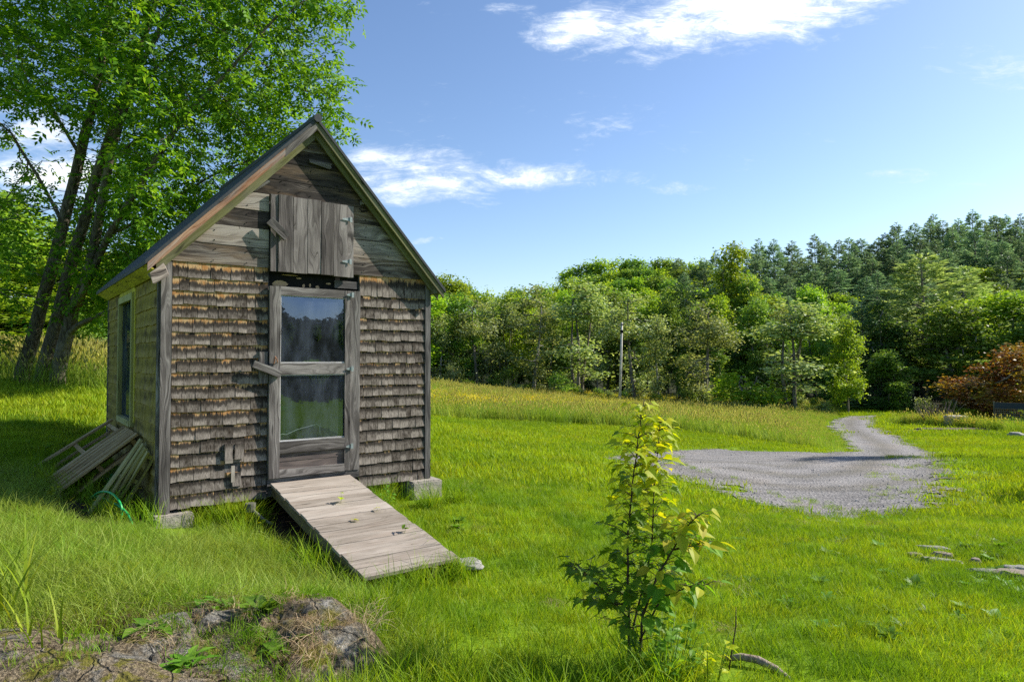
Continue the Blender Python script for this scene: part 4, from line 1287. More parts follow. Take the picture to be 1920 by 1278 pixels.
# front row along the meadow
FR = [
    ('maple_tree', PB[0], 838, 74, 508, 'bright yellow-green tree top rising beside the right eave of the shed', 95),
    ('birch_tree', PS[1], 826, 60, 585, 'pale olive tree half hidden by the right corner of the shed', 70),
    ('poplar_tree', PS[0], 893, 61, 545, 'thin olive poplar with a dark trunk, first to stand clear of the shed', 95),
    ('poplar_tree', PS[2], 948, 64, 560, 'leafy mid olive tree between the thin poplar and the white-trunked birch', 80),
    ('birch_tree', PS[1], 1003, 59, 534, 'olive birch with a slim pale trunk, left of the forked tree', 110),
    ('poplar_tree', PS[2], 1090, 57, 522, 'wide forked olive tree with a thick grey trunk midway along the meadow edge', 130),
    ('poplar_tree', PS[0], 1188, 53, 530, 'olive poplar standing just behind the wooden utility pole', 120),
    ('birch_tree', PS[1], 1234, 52, 590, 'small thin birch with a leaning bare white trunk right of the utility pole', 62),
    ('poplar_tree', PS[0], 1318, 51, 552, 'rounded olive tree with a straight dark trunk just right of the leaning birch', 125),
    ('maple_tree', PB[1], 1376, 66, 458, 'tall bright green maple standing above the meadow trees in front of the dark pines', 120),
    ('maple_tree', PM[0], 1420, 60, 560, 'mid green tree just below the right side of the tall bright maple', 110),
    ('poplar_tree', PS[2], 1490, 48, 560, 'broad pale tree clump with three slim dark trunks left of the drive', 165),
    ('maple_tree', PB[0], 1525, 62, 525, 'bright green pointed tree top behind the pale three-trunked clump', 80),
    ('maple_tree', PB[1], 1588, 47, 595, 'yellow-green tree leaning toward the drive at the end of the meadow trees', 75),
    ('maple_tree', PM[1], 1450, 70, 535, 'dull green tree behind the pale three-trunked clump, against the pines', 90),
    ('maple_tree', PM[2], 1665, 50, 655, 'small light green tree with a bare pale trunk right of the drive', 75),
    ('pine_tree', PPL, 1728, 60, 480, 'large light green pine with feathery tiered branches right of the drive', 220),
    ('maple_tree', PM[0], 1790, 52, 560, 'broad mid green tree between the large light pine and the red-leaved tree', 130),
    ('maple_tree', PB[0], 1885, 54, 540, 'bright green tree rising above the red-leaved tree', 150),
    ('maple_tree', PM[2], 1960, 50, 560, 'green tree at the right edge of the view behind the red-leaved tree', 130),
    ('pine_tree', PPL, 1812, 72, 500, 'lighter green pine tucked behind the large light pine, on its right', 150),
    ('maple_tree', PM[1], 1270, 64, 520, 'mid green tree behind the leaning birch, below the wooded hill', 110),
    ('maple_tree', PB[1], 1045, 70, 548, 'yellowish green tree seen between the olive birch and the forked tree', 90),
    ('maple_tree', PM[2], 1140, 66, 540, 'deep green tree seen between the forked tree and the utility pole', 110),
    ('maple_tree', PM[0], 975, 72, 565, 'mid green tree behind the white-trunked birch', 90),
]
for kind, pr_, px, Y, top, label, wd in FR:
    tree_px(kind, pr_, px, Y, top, label, 'pine' if kind == 'pine_tree' else 'tree', 'trees along the far edge of the meadow', width=wd * (.80 if px < 1600 else 1))
# slim trees standing close behind the front row
for k, (px, top) in enumerate(((862, 548), (920, 562), (962, 540), (1030, 556), (1062, 535), (1118, 548), (1165, 556), (1212, 540), (1252, 556), (1292, 536), (1345, 545), (1405, 512), (1440, 548), (1466, 575), (1545, 560), (1562, 590))):
    pr_ = (PM[k % 3], PB[k % 2], PS[k % 2])[(0, 2, 1, 0, 1, 2, 0, 1)[k % 8]]
    tree_px('slim_tree', pr_, px, 62 + (k * 7 % 5), top, 'slim upright leafy tree standing close behind the first row along the meadow', 'tree', 'slim trees behind the front row', width=RNG.uniform(50, 72))
reseed('understorey')
# understorey closing the wood behind the front row, shade put into its dark leaves
for k, px in enumerate(range(830, 1960, 34)):
    Y = (66 if px < 1250 else 57) + RNG.uniform(-2, 5)
    if px > 1585 and k % 3: tree_px('pine_tree', PP[k % 3], px + RNG.uniform(-10, 10), Y + 4, RNG.uniform(560, 610), 'dark pine standing in the shade right of where the drive disappears', 'pine', 'dark pines near the drive', width=RNG.uniform(95, 125)); continue
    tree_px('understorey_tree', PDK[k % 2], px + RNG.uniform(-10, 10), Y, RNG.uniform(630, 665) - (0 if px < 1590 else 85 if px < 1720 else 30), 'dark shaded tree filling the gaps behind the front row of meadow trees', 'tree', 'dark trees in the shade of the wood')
reseed('shrubs')
# shrubs at the foot of the wood
for k, px in enumerate(list(range(820, 1580, 25)) + [1400, 1650, 1690, 1740, 1770]):
    base = np.interp(px, [815, 1000, 1160, 1300, 1450, 1580, 1780], [728, 741, 760, 765, 772, 778, 780])
    Y = np.interp(px, [815, 1000, 1160, 1300, 1450, 1580, 1640, 1780], [59, 57, 52, 50, 48.5, 47, 49, 45]) + RNG.uniform(-.8, 2)
    tree_px('shrub', PBU[(0, 1, 0, 3, 2, 0, 1)[k % 7]], px + RNG.uniform(-8, 8), Y, base - RNG.uniform(12, 50), 'bushy green shrub growing at the foot of the trees along the meadow', 'shrub', 'shrubs at the foot of the wood', parts=('stem', 'crown'))
tree_px('apple_tree', PBU[3], 1402, 47.5, 690, 'low round yellow-green tree in front of the pale three-trunked clump', 'tree', None, width=95)
tree_px('shrub', PBU[2], 1648, 51, 750, 'low dark green bank of ferns where the drive disappears', 'shrub', None, width=110, parts=('stem', 'crown'))
# red-leaved tree at the right edge, its own trunk out of frame
x_, y_ = at_px(1885, 33)
tree_px('red_maple_tree', PRED, 1950, 42, 640, 'red-leaved maple with golden lower branches at the right edge of the yard', 'tree', None, width=245)

reseed('hill')
# wooded hill: leafy knoll in the middle, pines to the right
SKY = ([1000, 1040, 1100, 1200, 1290, 1330, 1400, 1500, 1600, 1700, 1760, 1850, 2000], [545, 512, 488, 478, 484, 474, 458, 452, 440, 420, 408, 399, 402])
rows = [(165, 0), (150, 16), (136, 36), (122, 56), (108, 78)]
for ri, (Y, dy_) in enumerate(rows):
    for px in np.arange(1005 + (ri % 2) * 14, 1330, 33):
        px = px + RNG.uniform(-8, 8)
        top = np.interp(px, *SKY) + dy_ + RNG.uniform(-3, 9)
        if px < 1035 and ri < 1: continue
        pr_ = PHB[RNG.integers(2)] if RNG.random() < .68 else PHM[RNG.integers(2)]
        tree_px('hill_tree', pr_, px, Y + RNG.uniform(-4, 4), top, 'round-topped leafy tree on the green wooded knoll in the middle distance', 'tree', 'leafy trees on the knoll', width=RNG.uniform(46, 66))
rows = [(158, 0), (146, 14), (134, 32), (122, 54), (110, 80), (98, 110), (86, 142)]
for ri, (Y, dy_) in enumerate(rows):
    for px in np.arange(1282 + (ri % 2) * 18, 2010, 34):
        px = px + RNG.uniform(-10, 10)
        if px < 1330 and ri > 3: continue
        top = np.interp(px, *SKY) + dy_ + RNG.uniform(-9, 13)
        if ri > 3 and RNG.random() < .34:
            tree_px('hill_tree', PHB[RNG.integers(2)] if RNG.random() < .6 else PHM[RNG.integers(2)], px, Y + RNG.uniform(-4, 4), top + 20, 'leafy tree growing among the dark pines of the right hillside', 'tree', 'leafy trees among the pines', width=RNG.uniform(55, 80))
        else:
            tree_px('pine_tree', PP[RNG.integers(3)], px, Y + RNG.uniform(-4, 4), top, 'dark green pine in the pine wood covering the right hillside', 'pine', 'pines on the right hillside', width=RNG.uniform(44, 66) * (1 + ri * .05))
# the wood runs on behind the shed
for k, px in enumerate(range(440, 825, 38)):
    tree_px('maple_tree', (PM[k % 3], PB[k % 2])[k % 2], px, 60 + (k * 5 % 9), 545 - (k * 13 % 30), 'leafy tree of the wood where it runs on behind the shed', 'tree', 'trees hidden behind the shed', width=100)
# distant trees between the shed and the knoll
for k, (px, top, Y) in enumerate(((815, 520, 100), (860, 520, 96), (885, 530, 102), (912, 538, 92), (940, 552, 120), (965, 535, 130), (990, 548, 110), (1010, 530, 118), (930, 545, 98))):
    tree_px('hill_tree', PHM[k % 2] if k % 3 else PHB[0], px, Y, top, 'distant leafy tree in the dip between the shed eave and the knoll', 'tree', 'distant trees in the dip', width=58)
reseed('left trees')
# trees beyond the meadow on the left
for k, (px, Y, top, wd, bright) in enumerate(((-110, 40, 330, 330, 0), (-10, 44, 372, 260, 1), (90, 47, 430, 240, 0), (165, 42, 470, 200, 1), (235, 46, 455, 210, 0), (320, 50, 450, 220, 1), (400, 52, 470, 200, 0), (-60, 34, 520, 240, 1), (60, 37, 575, 180, 0), (150, 38, 590, 180, 1), (210, 37, 560, 150, 0), (20, 36, 600, 180, 0))):
    tree_px('maple_tree', PB[k % 2] if bright else PM[k % 3], px, Y, top, 'leafy green tree of the tree line behind the tall grass, seen beyond the leaning trunks', 'tree', 'trees behind the left meadow', width=wd)
for k, px in enumerate(range(-60, 300, 36)):
    tree_px('shrub', PBU[(0, 1, 3)[k % 3]], px, 34.5 + RNG.uniform(-1, 2), 625 + RNG.uniform(-12, 14), 'bushy shrub closing the left meadow below the tree line', 'shrub', 'shrubs behind the left meadow', parts=('stem', 'crown'))
# two trees just right of the view: they shade the drive edge and the lawn corner
plant_tree('maple_tree', PM[0], 17.9, 19.8, 8.8, 'green tree just outside the right side of the view, shading the gravel edge', 'tree', sx=.85)
plant_tree('shrub', PBU[0], 10.9, 11.4, 2.4, 'green shrub just outside the right side of the view', 'shrub', parts=('stem', 'crown'))
# wood across the yard behind the camera, mirrored in the door glass
for k in range(11):
    t = k / 10
    a = R(-58 + 58 * t)
    rr_ = 84 + RNG.uniform(-5, 5)
    plant_tree('maple_tree', PHM[k % 2], math.cos(a) * rr_ + 2, math.sin(a) * rr_, 6.5 + 5 * abs(t - .45) * 2, 'tree of the wood across the yard, mirrored in the door glass', 'tree', 'trees mirrored in the door')
# ------------------------------------------------------------------ grasses (uncountable: scattered tufts)
def blade_tuft(name, n, rad, h0, h1, w, lean, curve, mats, seg=3, heads=0.0, head_mat=1, flowers=0.0, droop=0.0):
    V_, F4, F3, m4, m3 = [], [], [], [], []
    for i in range(n):
        r = rad * math.sqrt(RNG.random()); a = RNG.uniform(0, 6.283)
        b = np.array([r * math.cos(a), r * math.sin(a), -.015])
        h = RNG.uniform(h0, h1); az = RNG.uniform(0, 6.283)
        ld = np.array([math.cos(az), math.sin(az), 0]); ln = RNG.uniform(.1, 1) * lean; cv = RNG.uniform(.2, 1) * curve
        sa = RNG.uniform(0, 6.283); side = np.array([math.cos(sa), math.sin(sa), 0]) * w * RNG.uniform(.7, 1.2)
        i0 = len(V_)
        hd = RNG.random() < heads
        ww = side * (.35 if hd else 1)
        def pt(t): return b + np.array([0, 0, h * t * (1 - droop * t * t)]) + ld * h * (ln * t + cv * t * t)
        for s in range(seg):
            t = s / seg
            k = (1 - .55 * t)
            V_ += [pt(t) - ww * k * .5, pt(t) + ww * k * .5]
        V_.append(pt(1.0))
        for s in range(seg - 1):
            F4.append((i0 + 2 * s, i0 + 2 * s + 1, i0 + 2 * s + 3, i0 + 2 * s + 2)); m4.append(0)
        F3.append((i0 + 2 * seg - 2, i0 + 2 * seg - 1, i0 + 2 * seg)); m3.append(0)
        if hd:
            L = h * RNG.uniform(.16, .26)
            for q in range(3):
                j = len(V_); an = q * 2.1 + az
                sd = np.array([math.cos(an), math.sin(an), 0]) * w * 1.6
                p0 = pt(1.0) - np.array([0, 0, L * .3]); p1 = p0 + ld * L * .35 + np.array([0, 0, L])
                V_ += [p0, (p0 + p1) / 2 + sd, p1, (p0 + p1) / 2 - sd]
                F4.append((j, j + 1, j + 2, j + 3)); m4.append(head_mat)
        elif RNG.random() < flowers:
            c = pt(1.0); rr_ = .030
            j = len(V_)
            V_ += [c + np.array([-rr_, -rr_, 0.003]), c + np.array([rr_, -rr_, .003]), c + np.array([rr_, rr_, .006]), c + np.array([-rr_, rr_, .006])]
            F4.append((j, j + 1, j + 2, j + 3)); m4.append(head_mat)
    me = np_mesh(name, np.array(V_), [np.array(F4), np.array(F3)], mats, midx=m4 + m3)
    return D.objects.new(name, me)          # a source for the scatter only

def scatter(name, pts, scl, protos, label, cat, tilt=.12, rotz=None):
    n = len(pts)
    me = D.meshes.new(name); me.vertices.add(n); me.vertices.foreach_set('co', np.asarray(pts, np.float32).ravel())
    rot = np.stack([RNG.normal(0, tilt, n), RNG.normal(0, tilt, n), RNG.uniform(0, 6.283, n) if rotz is None else rotz], 1).astype(np.float32)
    a = me.attributes.new('rot', 'FLOAT_VECTOR', 'POINT'); a.data.foreach_set('vector', rot.ravel())
    a = me.attributes.new('scl', 'FLOAT', 'POINT'); a.data.foreach_set('value', np.asarray(scl, np.float32))
    a = me.attributes.new('pick', 'INT', 'POINT'); a.data.foreach_set('value', RNG.integers(0, len(protos), n).astype(np.int32))
    o = link_mesh(name, me)
    ng = D.node_groups.new(name + '_scatter', 'GeometryNodeTree')
    ng.interface.new_socket('Geometry', in_out='INPUT', socket_type='NodeSocketGeometry')
    ng.interface.new_socket('Geometry', in_out='OUTPUT', socket_type='NodeSocketGeometry')
    gi, go = ng.nodes.new('NodeGroupInput'), ng.nodes.new('NodeGroupOutput')
    jo = ng.nodes.new('GeometryNodeJoinGeometry')
    for p in protos:
        oi = ng.nodes.new('GeometryNodeObjectInfo'); oi.inputs['Object'].default_value = p; oi.inputs['As Instance'].default_value = True
        ng.links.new(oi.outputs['Geometry'], jo.inputs[0])
    ip = ng.nodes.new('GeometryNodeInstanceOnPoints')
    ip.inputs['Pick Instance'].default_value = True
    ng.links.new(gi.outputs[0], ip.inputs['Points']); ng.links.new(jo.outputs[0], ip.inputs['Instance'])
    for nm, ty, so_ in (('rot', 'FLOAT_VECTOR', 'Rotation'), ('scl', 'FLOAT', 'Scale'), ('pick', 'INT', 'Instance Index')):
        na = ng.nodes.new('GeometryNodeInputNamedAttribute'); na.data_type = ty; na.inputs[0].default_value = nm
        ng.links.new(na.outputs[0], ip.inputs[so_])
    ng.links.new(ip.outputs[0], go.inputs[0])
    md = o.modifiers.new('scatter', 'NODES'); md.node_group = ng
    tag(o, label, cat, kind='stuff')
    return o

G_LAWN = leaf_mat('lawn_blades', (.17, .28, .008), (.26, .385, .012), (.40, .47, .035), .42, rough=.55, patch=.8, patch_col=(.11, .24, .012, 1), patch_scale=.8)
G_FAR = leaf_mat('far_lawn_blades', (.19, .29, .008), (.275, .38, .012), (.37, .44, .02), .42, rough=.6, patch=.7, patch_col=(.15, .27, .012, 1), patch_scale=.30)
G_BANK = leaf_mat('bank_blades', (.15, .27, .018), (.24, .37, .03), (.40, .48, .11), .42, rough=.5, patch=.55, patch_col=(.33, .38, .08, 1), patch_scale=1.3)
G_MEAD = leaf_mat('meadow_blades', (.17, .28, .025), (.26, .36, .05), (.42, .46, .13), .45, rough=.6, patch=.6, patch_col=(.16, .29, .02, 1), patch_scale=.3)
G_HEAD = leaf_mat('seed_heads', (.36, .38, .12), (.46, .45, .18), (.55, .52, .28), .45, rough=.7)
G_BUTTER = leaf_mat('buttercup_petals', (.75, .58, .02), (.80, .64, .02), (.82, .68, .05), .45)
G_STRAW = leaf_mat('straw', (.24, .17, .09), (.38, .28, .16), (.50, .40, .26), .2, rough=.7)
G_WEED = leaf_mat('weed_leaves', (.09, .21, .018), (.14, .28, .024), (.21, .35, .04), .42)

def leaf_shape(kind):
    if kind == 'maple':
        half = [(0, 0), (.16, -.06), (.42, -.02), (.36, .14), (.50, .34), (.30, .36), (.34, .48), (.16, .50), (.17, .68), (.09, .72), (0, 1.0)]
    elif kind == 'ovate':
        half = [(0, 0), (.20, .10), (.30, .30), (.27, .52), (.16, .76), (0, 1.0)]
    elif kind == 'dandelion':
        half = [(0, 0), (.03, .1), (.12, .22), (.05, .28), (.15, .42), (.07, .48), (.17, .64), (.11, .8), (0, 1.0)]
    else:
        half = [(0, 0), (.10, .2), (.13, .45), (.09, .75), (0, 1.0)]
    return half
def leaf_at(V_, F_, base, d, n, size, kind, cup=.22, droop=.30):
    d = Vector(d).normalized(); n = Vector(n)
    s = d.cross(n).normalized(); n = s.cross(d)
    half = leaf_shape(kind)
    i0 = len(V_)
    k = len(half)
    for sg in (1, -1):
        ids = []
        for (a, b) in half:
            ids.append(len(V_))
            V_.append(tuple(Vector(base) + (d * b + s * (a * sg) + n * (abs(a) * cup - droop * b * b)) * size))
        # fan against the midrib
        mid = []
        for (a, b) in half:
            mid.append(len(V_)); V_.append(tuple(Vector(base) + (d * max(b, 0) + n * (-droop * b * b)) * size))
        for q in range(k - 1):
            F_.append((ids[q], ids[q + 1], mid[q + 1], mid[q]))
def frustum(n, y0, y1, margin=.18, wide=0.0):
    n = int(n * 1.15)
    y = np.sqrt(RNG.uniform(y0 * y0, y1 * y1, n)) if wide == 0 else RNG.uniform(y0, y1, n)
    x = RNG.uniform(-1, 1, n) * (.75 * (1 + margin) * y + 1.3)
    return x, y
def shed_uv(x, y):
    dx, dy = x - P1.x, y - P1.y
    return dx * U.x + dy * U.y, dx * V.x + dy * V.y
def clear(x, y, pad=.0):
    u, v = shed_uv(x, y)
    inside = (u > .12 + pad) & (u < W_ - .2 - pad) & (v > .18 + pad) & (v < L_)
    ramp_ = (u > 1.02) & (u < 1.83) & (v > -2.22) & (v < 0)
    return ~(inside | ramp_)

def soily(x, y):
    u, v = shed_uv(x, y)
    return ((u > -.8) & (u < .0) & (v > -.02) & (v < 1.7)) | ((u > .55) & (u < 1.3) & (v > -1.35 + .8 * np.abs(u - 1.2)) & (v < .3)) | ((u > 2.45) & (u < 3.05) & (v > -.42) & (v < .3)) | ((v > .05) & (u > .1) & (u < 2.5) & (v < 3.4))
MEADOW = np.array([ground_at(*p)[:2] for p in ((560, 752), (815, 782), (980, 790), (1160, 800), (1330, 812), (1450, 828), (1545, 842), (1580, 846), (1588, 838), (1570, 822), (1545, 806), (1548, 794), (1575, 783))] + [(24.5, 55), (18, 58), (-8, 64), (-22, 62)])
LEFTM = np.array([(-48, 15.5), (-13, 14.6), (-10.4, 13.7), (-8.6, 13.3), (-6.6, 14.0), (-5.0, 16.0), (-6, 38), (-52, 38)])
BANK = np.array([(-9, 7.1), (-6.2, 7.0), (-5.2, 7.6), (-4.0, 6.5), (-3.2, 6.35), (-2.2, 6.9), (-1.55, 6.1), (-1.15, 5.2), (-1.0, 4.6), (-.75, 4.2), (-.45, 3.8), (-.45, 2.0), (-9, 2.0)])

reseed('grass')
# lawn
T_L = [blade_tuft('lawn_tuft', 46, .13, .045, .105, .0055, .55, .45, [G_LAWN]) for k in range(4)]
T_F = [blade_tuft('far_lawn_tuft', 60, .34, .05, .10, .014, .5, .4, [G_FAR], 2) for k in range(3)]
T_FF = [blade_tuft('distant_lawn_tuft', 46, .6, .06, .11, .032, .5, .4, [G_FAR], 2) for k in range(3)]
T_B = [blade_tuft('bank_tuft', 60, .15, .12, .26, .0042, .5, .8, [G_BANK], 4, droop=.25) for k in range(4)]
T_BT = [blade_tuft('tall_tuft', 34, .12, .22, .42, .0065, .35, .5, [G_LAWN], 4, droop=.1) for k in range(3)]
T_M = [blade_tuft('meadow_tuft', 60, .5, .35, .72, .016, .28, .35, [G_MEAD, G_HEAD], 2, heads=.06) for k in range(3)]
T_MF = [blade_tuft('flowering_tuft', 60, .5, .32, .62, .016, .28, .3, [G_MEAD, G_BUTTER], 2, heads=0, flowers=.8) for k in range(2)]
T_MH = [blade_tuft('seeded_tuft', 64, .5, .45, .85, .014, .25, .3, [G_MEAD, G_HEAD], 2, heads=.4) for k in range(2)]
T_S = [blade_tuft('straw_tuft', 60, .14, .10, .22, .0045, 1.4, .9, [G_STRAW], 3, droop=.75) for k in range(3)]

x, y = frustum(19000, 2.4, 10.5)
ok = clear(x, y) & ~poly_mask(x, y, BANK) & ~on_gravel(x, y) & ~soily(x, y)
# thin the turf where the gravel has crept into it
gd = poly_dist(x, y, GRAVEL_POLY); ok &= (gd > .9) | (RNG.random(len(x)) < .45)
x, y = x[ok], y[ok]
scatter('lawn_grass', np.stack([x, y, tz(x, y)], 1), RNG.uniform(.5, 1.05, len(x)), T_L, 'short bright green mown grass of the yard', 'grass')
x, y = frustum(26000, 9.5, 31)
ok = clear(x, y) & ~poly_mask(x, y, MEADOW) & ~on_gravel(x, y) & ~poly_mask(x, y, LEFTM) & ~soily(x, y)
gd = poly_dist(x, y, GRAVEL_POLY); gin = poly_mask(x, y, GRAVEL_POLY)
ok &= ((gd > .8) & ~gin) | (RNG.random(len(x)) < .35)
x, y = x[ok], y[ok]
x2, y2 = frustum(16000, 29, 50); ok = ~poly_mask(x2, y2, MEADOW) & ~on_gravel(x2, y2) & (x2 > -3)
x2, y2 = x2[ok], y2[ok]
lf = scatter('far_lawn_grass', np.stack([x, y, tz(x, y)], 1), RNG.uniform(.7, 1.3, len(x)), T_F, 'mown grass farther out around the gravel turnaround', 'grass')
scatter('distant_lawn_grass', np.stack([x2, y2, tz(x2, y2)], 1), RNG.uniform(.7, 1.3, len(x2)), T_FF, 'mown grass along the far drive', 'grass')

reseed('pebbles')
def pebble(k):
    import bmesh
    bm = bmesh.new(); bmesh.ops.create_icosphere(bm, subdivisions=1, radius=.016)
    for v in bm.verts: v.co = v.co * (1 + .5 * mnoise.noise(v.co * 70 + Vector((k * 7, 0, 0)))); v.co.z *= .7
    me = D.meshes.new('pebble'); bm.to_mesh(me); bm.free(); me.materials.append(plain('pebble_%d' % k, ((.42, .40, .38), (.26, .25, .25), (.36, .31, .27))[k], .95, .15, .3, 20))
    return D.objects.new('pebble', me)
T_P = [pebble(k) for k in range(3)]
xx, yy = fill_any = (RNG.uniform(0, 13, 30000), RNG.uniform(9, 24, 30000))
sdp = np.where(poly_mask(xx, yy, GRAVEL_POLY), 1, -1) * poly_dist(xx, yy, GRAVEL_POLY)
ok = RNG.random(len(xx)) < np.where(sdp > 0, np.where(sdp < 1.0, .16, .03), np.clip(.16 * (1 + sdp / .8), 0, .16))
xx, yy = xx[ok], yy[ok]
scatter('loose_gravel', np.stack([xx, yy, tz(xx, yy) + .02], 1), RNG.uniform(.3, 1.2, len(xx)), T_P, 'loose gravel stones spread over and around the turnaround', 'gravel', 1.0)
x, y = frustum(2600, 3.0, 16)
cl = fbm(x, y, .45, 13.3); ok = clear(x, y) & ~poly_mask(x, y, BANK) & ~on_gravel(x, y) & ~soily(x, y) & (cl > .02)
x, y = x[ok], y[ok]
def rosette_mesh(k):
    random.seed(k); V_, F_ = [], []
    for q in range(9):
        az = q * 2.4 + random.uniform(-.3, .3); e = random.uniform(.2, .8)
        leaf_at(V_, F_, (0, 0, .01), (math.cos(az), math.sin(az), e), (-math.cos(az) * e, -math.sin(az) * e, 1), random.uniform(.05, .10), ('ovate', 'dandelion', 'narrow')[k % 3], .15, .3)
    me = np_mesh('broad_weed', np.array(V_), np.array(F_), [G_WEED]); return D.objects.new('broad_weed', me)
scatter('lawn_weeds', np.stack([x, y, tz(x, y)], 1), RNG.uniform(.6, 1.2, len(x)), [rosette_mesh(k) for k in range(3)], 'broad-leaved weeds and clover scattered through the lawn', 'weeds')
xx, yy = RNG.uniform(0, 13, 9000), RNG.uniform(9, 24, 9000)
sdp = np.where(poly_mask(xx, yy, GRAVEL_POLY), 1, -1) * poly_dist(xx, yy, GRAVEL_POLY)
cl = fbm(xx, yy, .7, 44.0)
ok = (np.abs(sdp - .2) < 1.1) & (RNG.random(len(xx)) < np.clip(.12 + cl * .9, 0, .5)) & (yy < 19)
xx, yy = xx[ok], yy[ok]
scatter('gravel_weeds', np.stack([xx, yy, tz(xx, yy) + .01], 1), RNG.uniform(.45, .95, len(xx)), T_L, 'sparse grass and weeds creeping into the rim of the gravel', 'weeds')
x, y = frustum(900, 3.0, 12)
cl = fbm(x, y, .6, 31.0); gd = poly_dist(x, y, GRAVEL_POLY); ok = clear(x, y) & ~on_gravel(x, y) & ~soily(x, y) & ((cl > .12) | (gd < 1.4))
x, y = x[ok], y[ok]
scatter('lawn_thatch', np.stack([x, y, tz(x, y)], 1), RNG.uniform(.3, .55, len(x)), T_S, 'dry thatch showing in thin places of the lawn', 'dead grass', .3)

reseed('bank')
# long fine grass on the bank before the shed; taller unmown fringes
x = RNG.uniform(-8.5, -.4, 12000); y = RNG.uniform(2.1, 7.7, 12000)
ok = poly_mask(x, y, BANK) & clear(x, y)
bu, bv = shed_uv(x, y); ok &= ~((bu > -.12) & (bu < .36) & (bv > -.50)) & ~soily(x, y)
rin = poly_mask(x, y, ROCK); rd = poly_dist(x, y, ROCK)
ok &= ~(rin & (rd > .10))
x, y = x[ok], y[ok]
scatter('bank_grass', np.stack([x, y, tz(x, y)], 1), RNG.uniform(.5, 1.08, len(x)) * np.clip(.30 + .75 * np.hypot(x - P1.x - .1, y - P1.y + .1), .35, 1), T_B, 'long fine unmown grass on the bank in front of the shed', 'grass', .25)
fr = []
def fringe(a, b, n, wid):
    t = RNG.random(n); p = np.outer(1 - t, a) + np.outer(t, b) + RNG.normal(0, wid, (n, 2)); fr.append(p)
sh = lambda u, v: np.array([(S(u, v, 0)).x, (S(u, v, 0)).y])
fringe(sh(.34, -.12), sh(.85, -.2), 40, .06); fringe(sh(.85, -1.4), sh(1.0, -2.2), 16, .06); fringe(sh(.5, -.5), sh(.75, -1.3), 16, .07); fringe(sh(1.92, -.05), sh(2.5, .05), 60, .13); fringe(sh(1.9, -.3), sh(1.88, -2.0), 34, .07)
fringe(sh(2.45, -.5), sh(3.0, -.55), 14, .06); fringe(sh(1.1, -2.3), sh(1.9, -2.3), 20, .06); fringe((-2.6, 2.3), (-2.9, 3.0), 24, .2); fringe((-.75, 2.6), (-.45, 3.3), 24, .1); fringe((-.3, 3.1), (.75, 3.55), 60, .16); fringe((-.75, 4.2), (-.3, 3.2), 40, .1)
fringe(sh(-.2, .1), sh(-1.0, 2.6), 60, .2); fringe(sh(3.0, .2), sh(2.9, 3.6), 30, .1)
fr = np.vstack(fr); ok = clear(fr[:, 0], fr[:, 1], -.1); fr = fr[ok]
scatter('tall_grass', np.column_stack([fr, tz(fr[:, 0], fr[:, 1])]), RNG.uniform(.45, 1.0, len(fr)), T_BT, 'taller uncut grass along the shed, the ramp and the rock', 'grass', .2)

# meadow
def fill(poly, n):
    lo, hi = poly.min(0), poly.max(0)
    x = RNG.uniform(lo[0], hi[0], n); y = RNG.uniform(lo[1], hi[1], n)
    m = poly_mask(x, y, poly); return x[m], y[m]
x, y = fill(MEADOW, 23000)
bn = fbm(x, y, .08, 4.0)
px_, py_ = px_of(x, y, tz(x, y))
fl = ((py_ < 772) & (px_ < 1420) & (RNG.random(len(x)) < np.clip(.20 + bn * 1.0, 0, .5)))
hd = (~fl) & (RNG.random(len(x)) < .06)
ed = poly_dist(x, y, MEADOW)
sc = np.clip(.30 + poly_dist(x, y, GRAVEL_POLY) * .22, .30, 1.0) * RNG.uniform(.62, 1.0, len(x))
pts = np.stack([x, y, tz(x, y)], 1)
rest = ~fl & ~hd
x3, y3 = fill(LEFTM, 11000)
p3 = np.stack([x3, y3, tz(x3, y3)], 1); s3 = RNG.uniform(.7, 1.15, len(x3)); h3 = RNG.random(len(x3)) < .6
scatter('meadow_grass', np.vstack([pts[rest], p3[~h3]]), np.concatenate([sc[rest], s3[~h3]]), T_M, 'tall unmown green meadow grass', 'grass')
scatter('meadow_flowers', pts[fl], sc[fl], T_MF, 'yellow buttercups thick in the far side of the meadow', 'flowers')
scatter('seeding_grass', np.vstack([pts[hd], p3[h3]]), np.concatenate([sc[hd], s3[h3]]), T_MH, 'tall meadow grass gone to pale seed heads', 'grass')

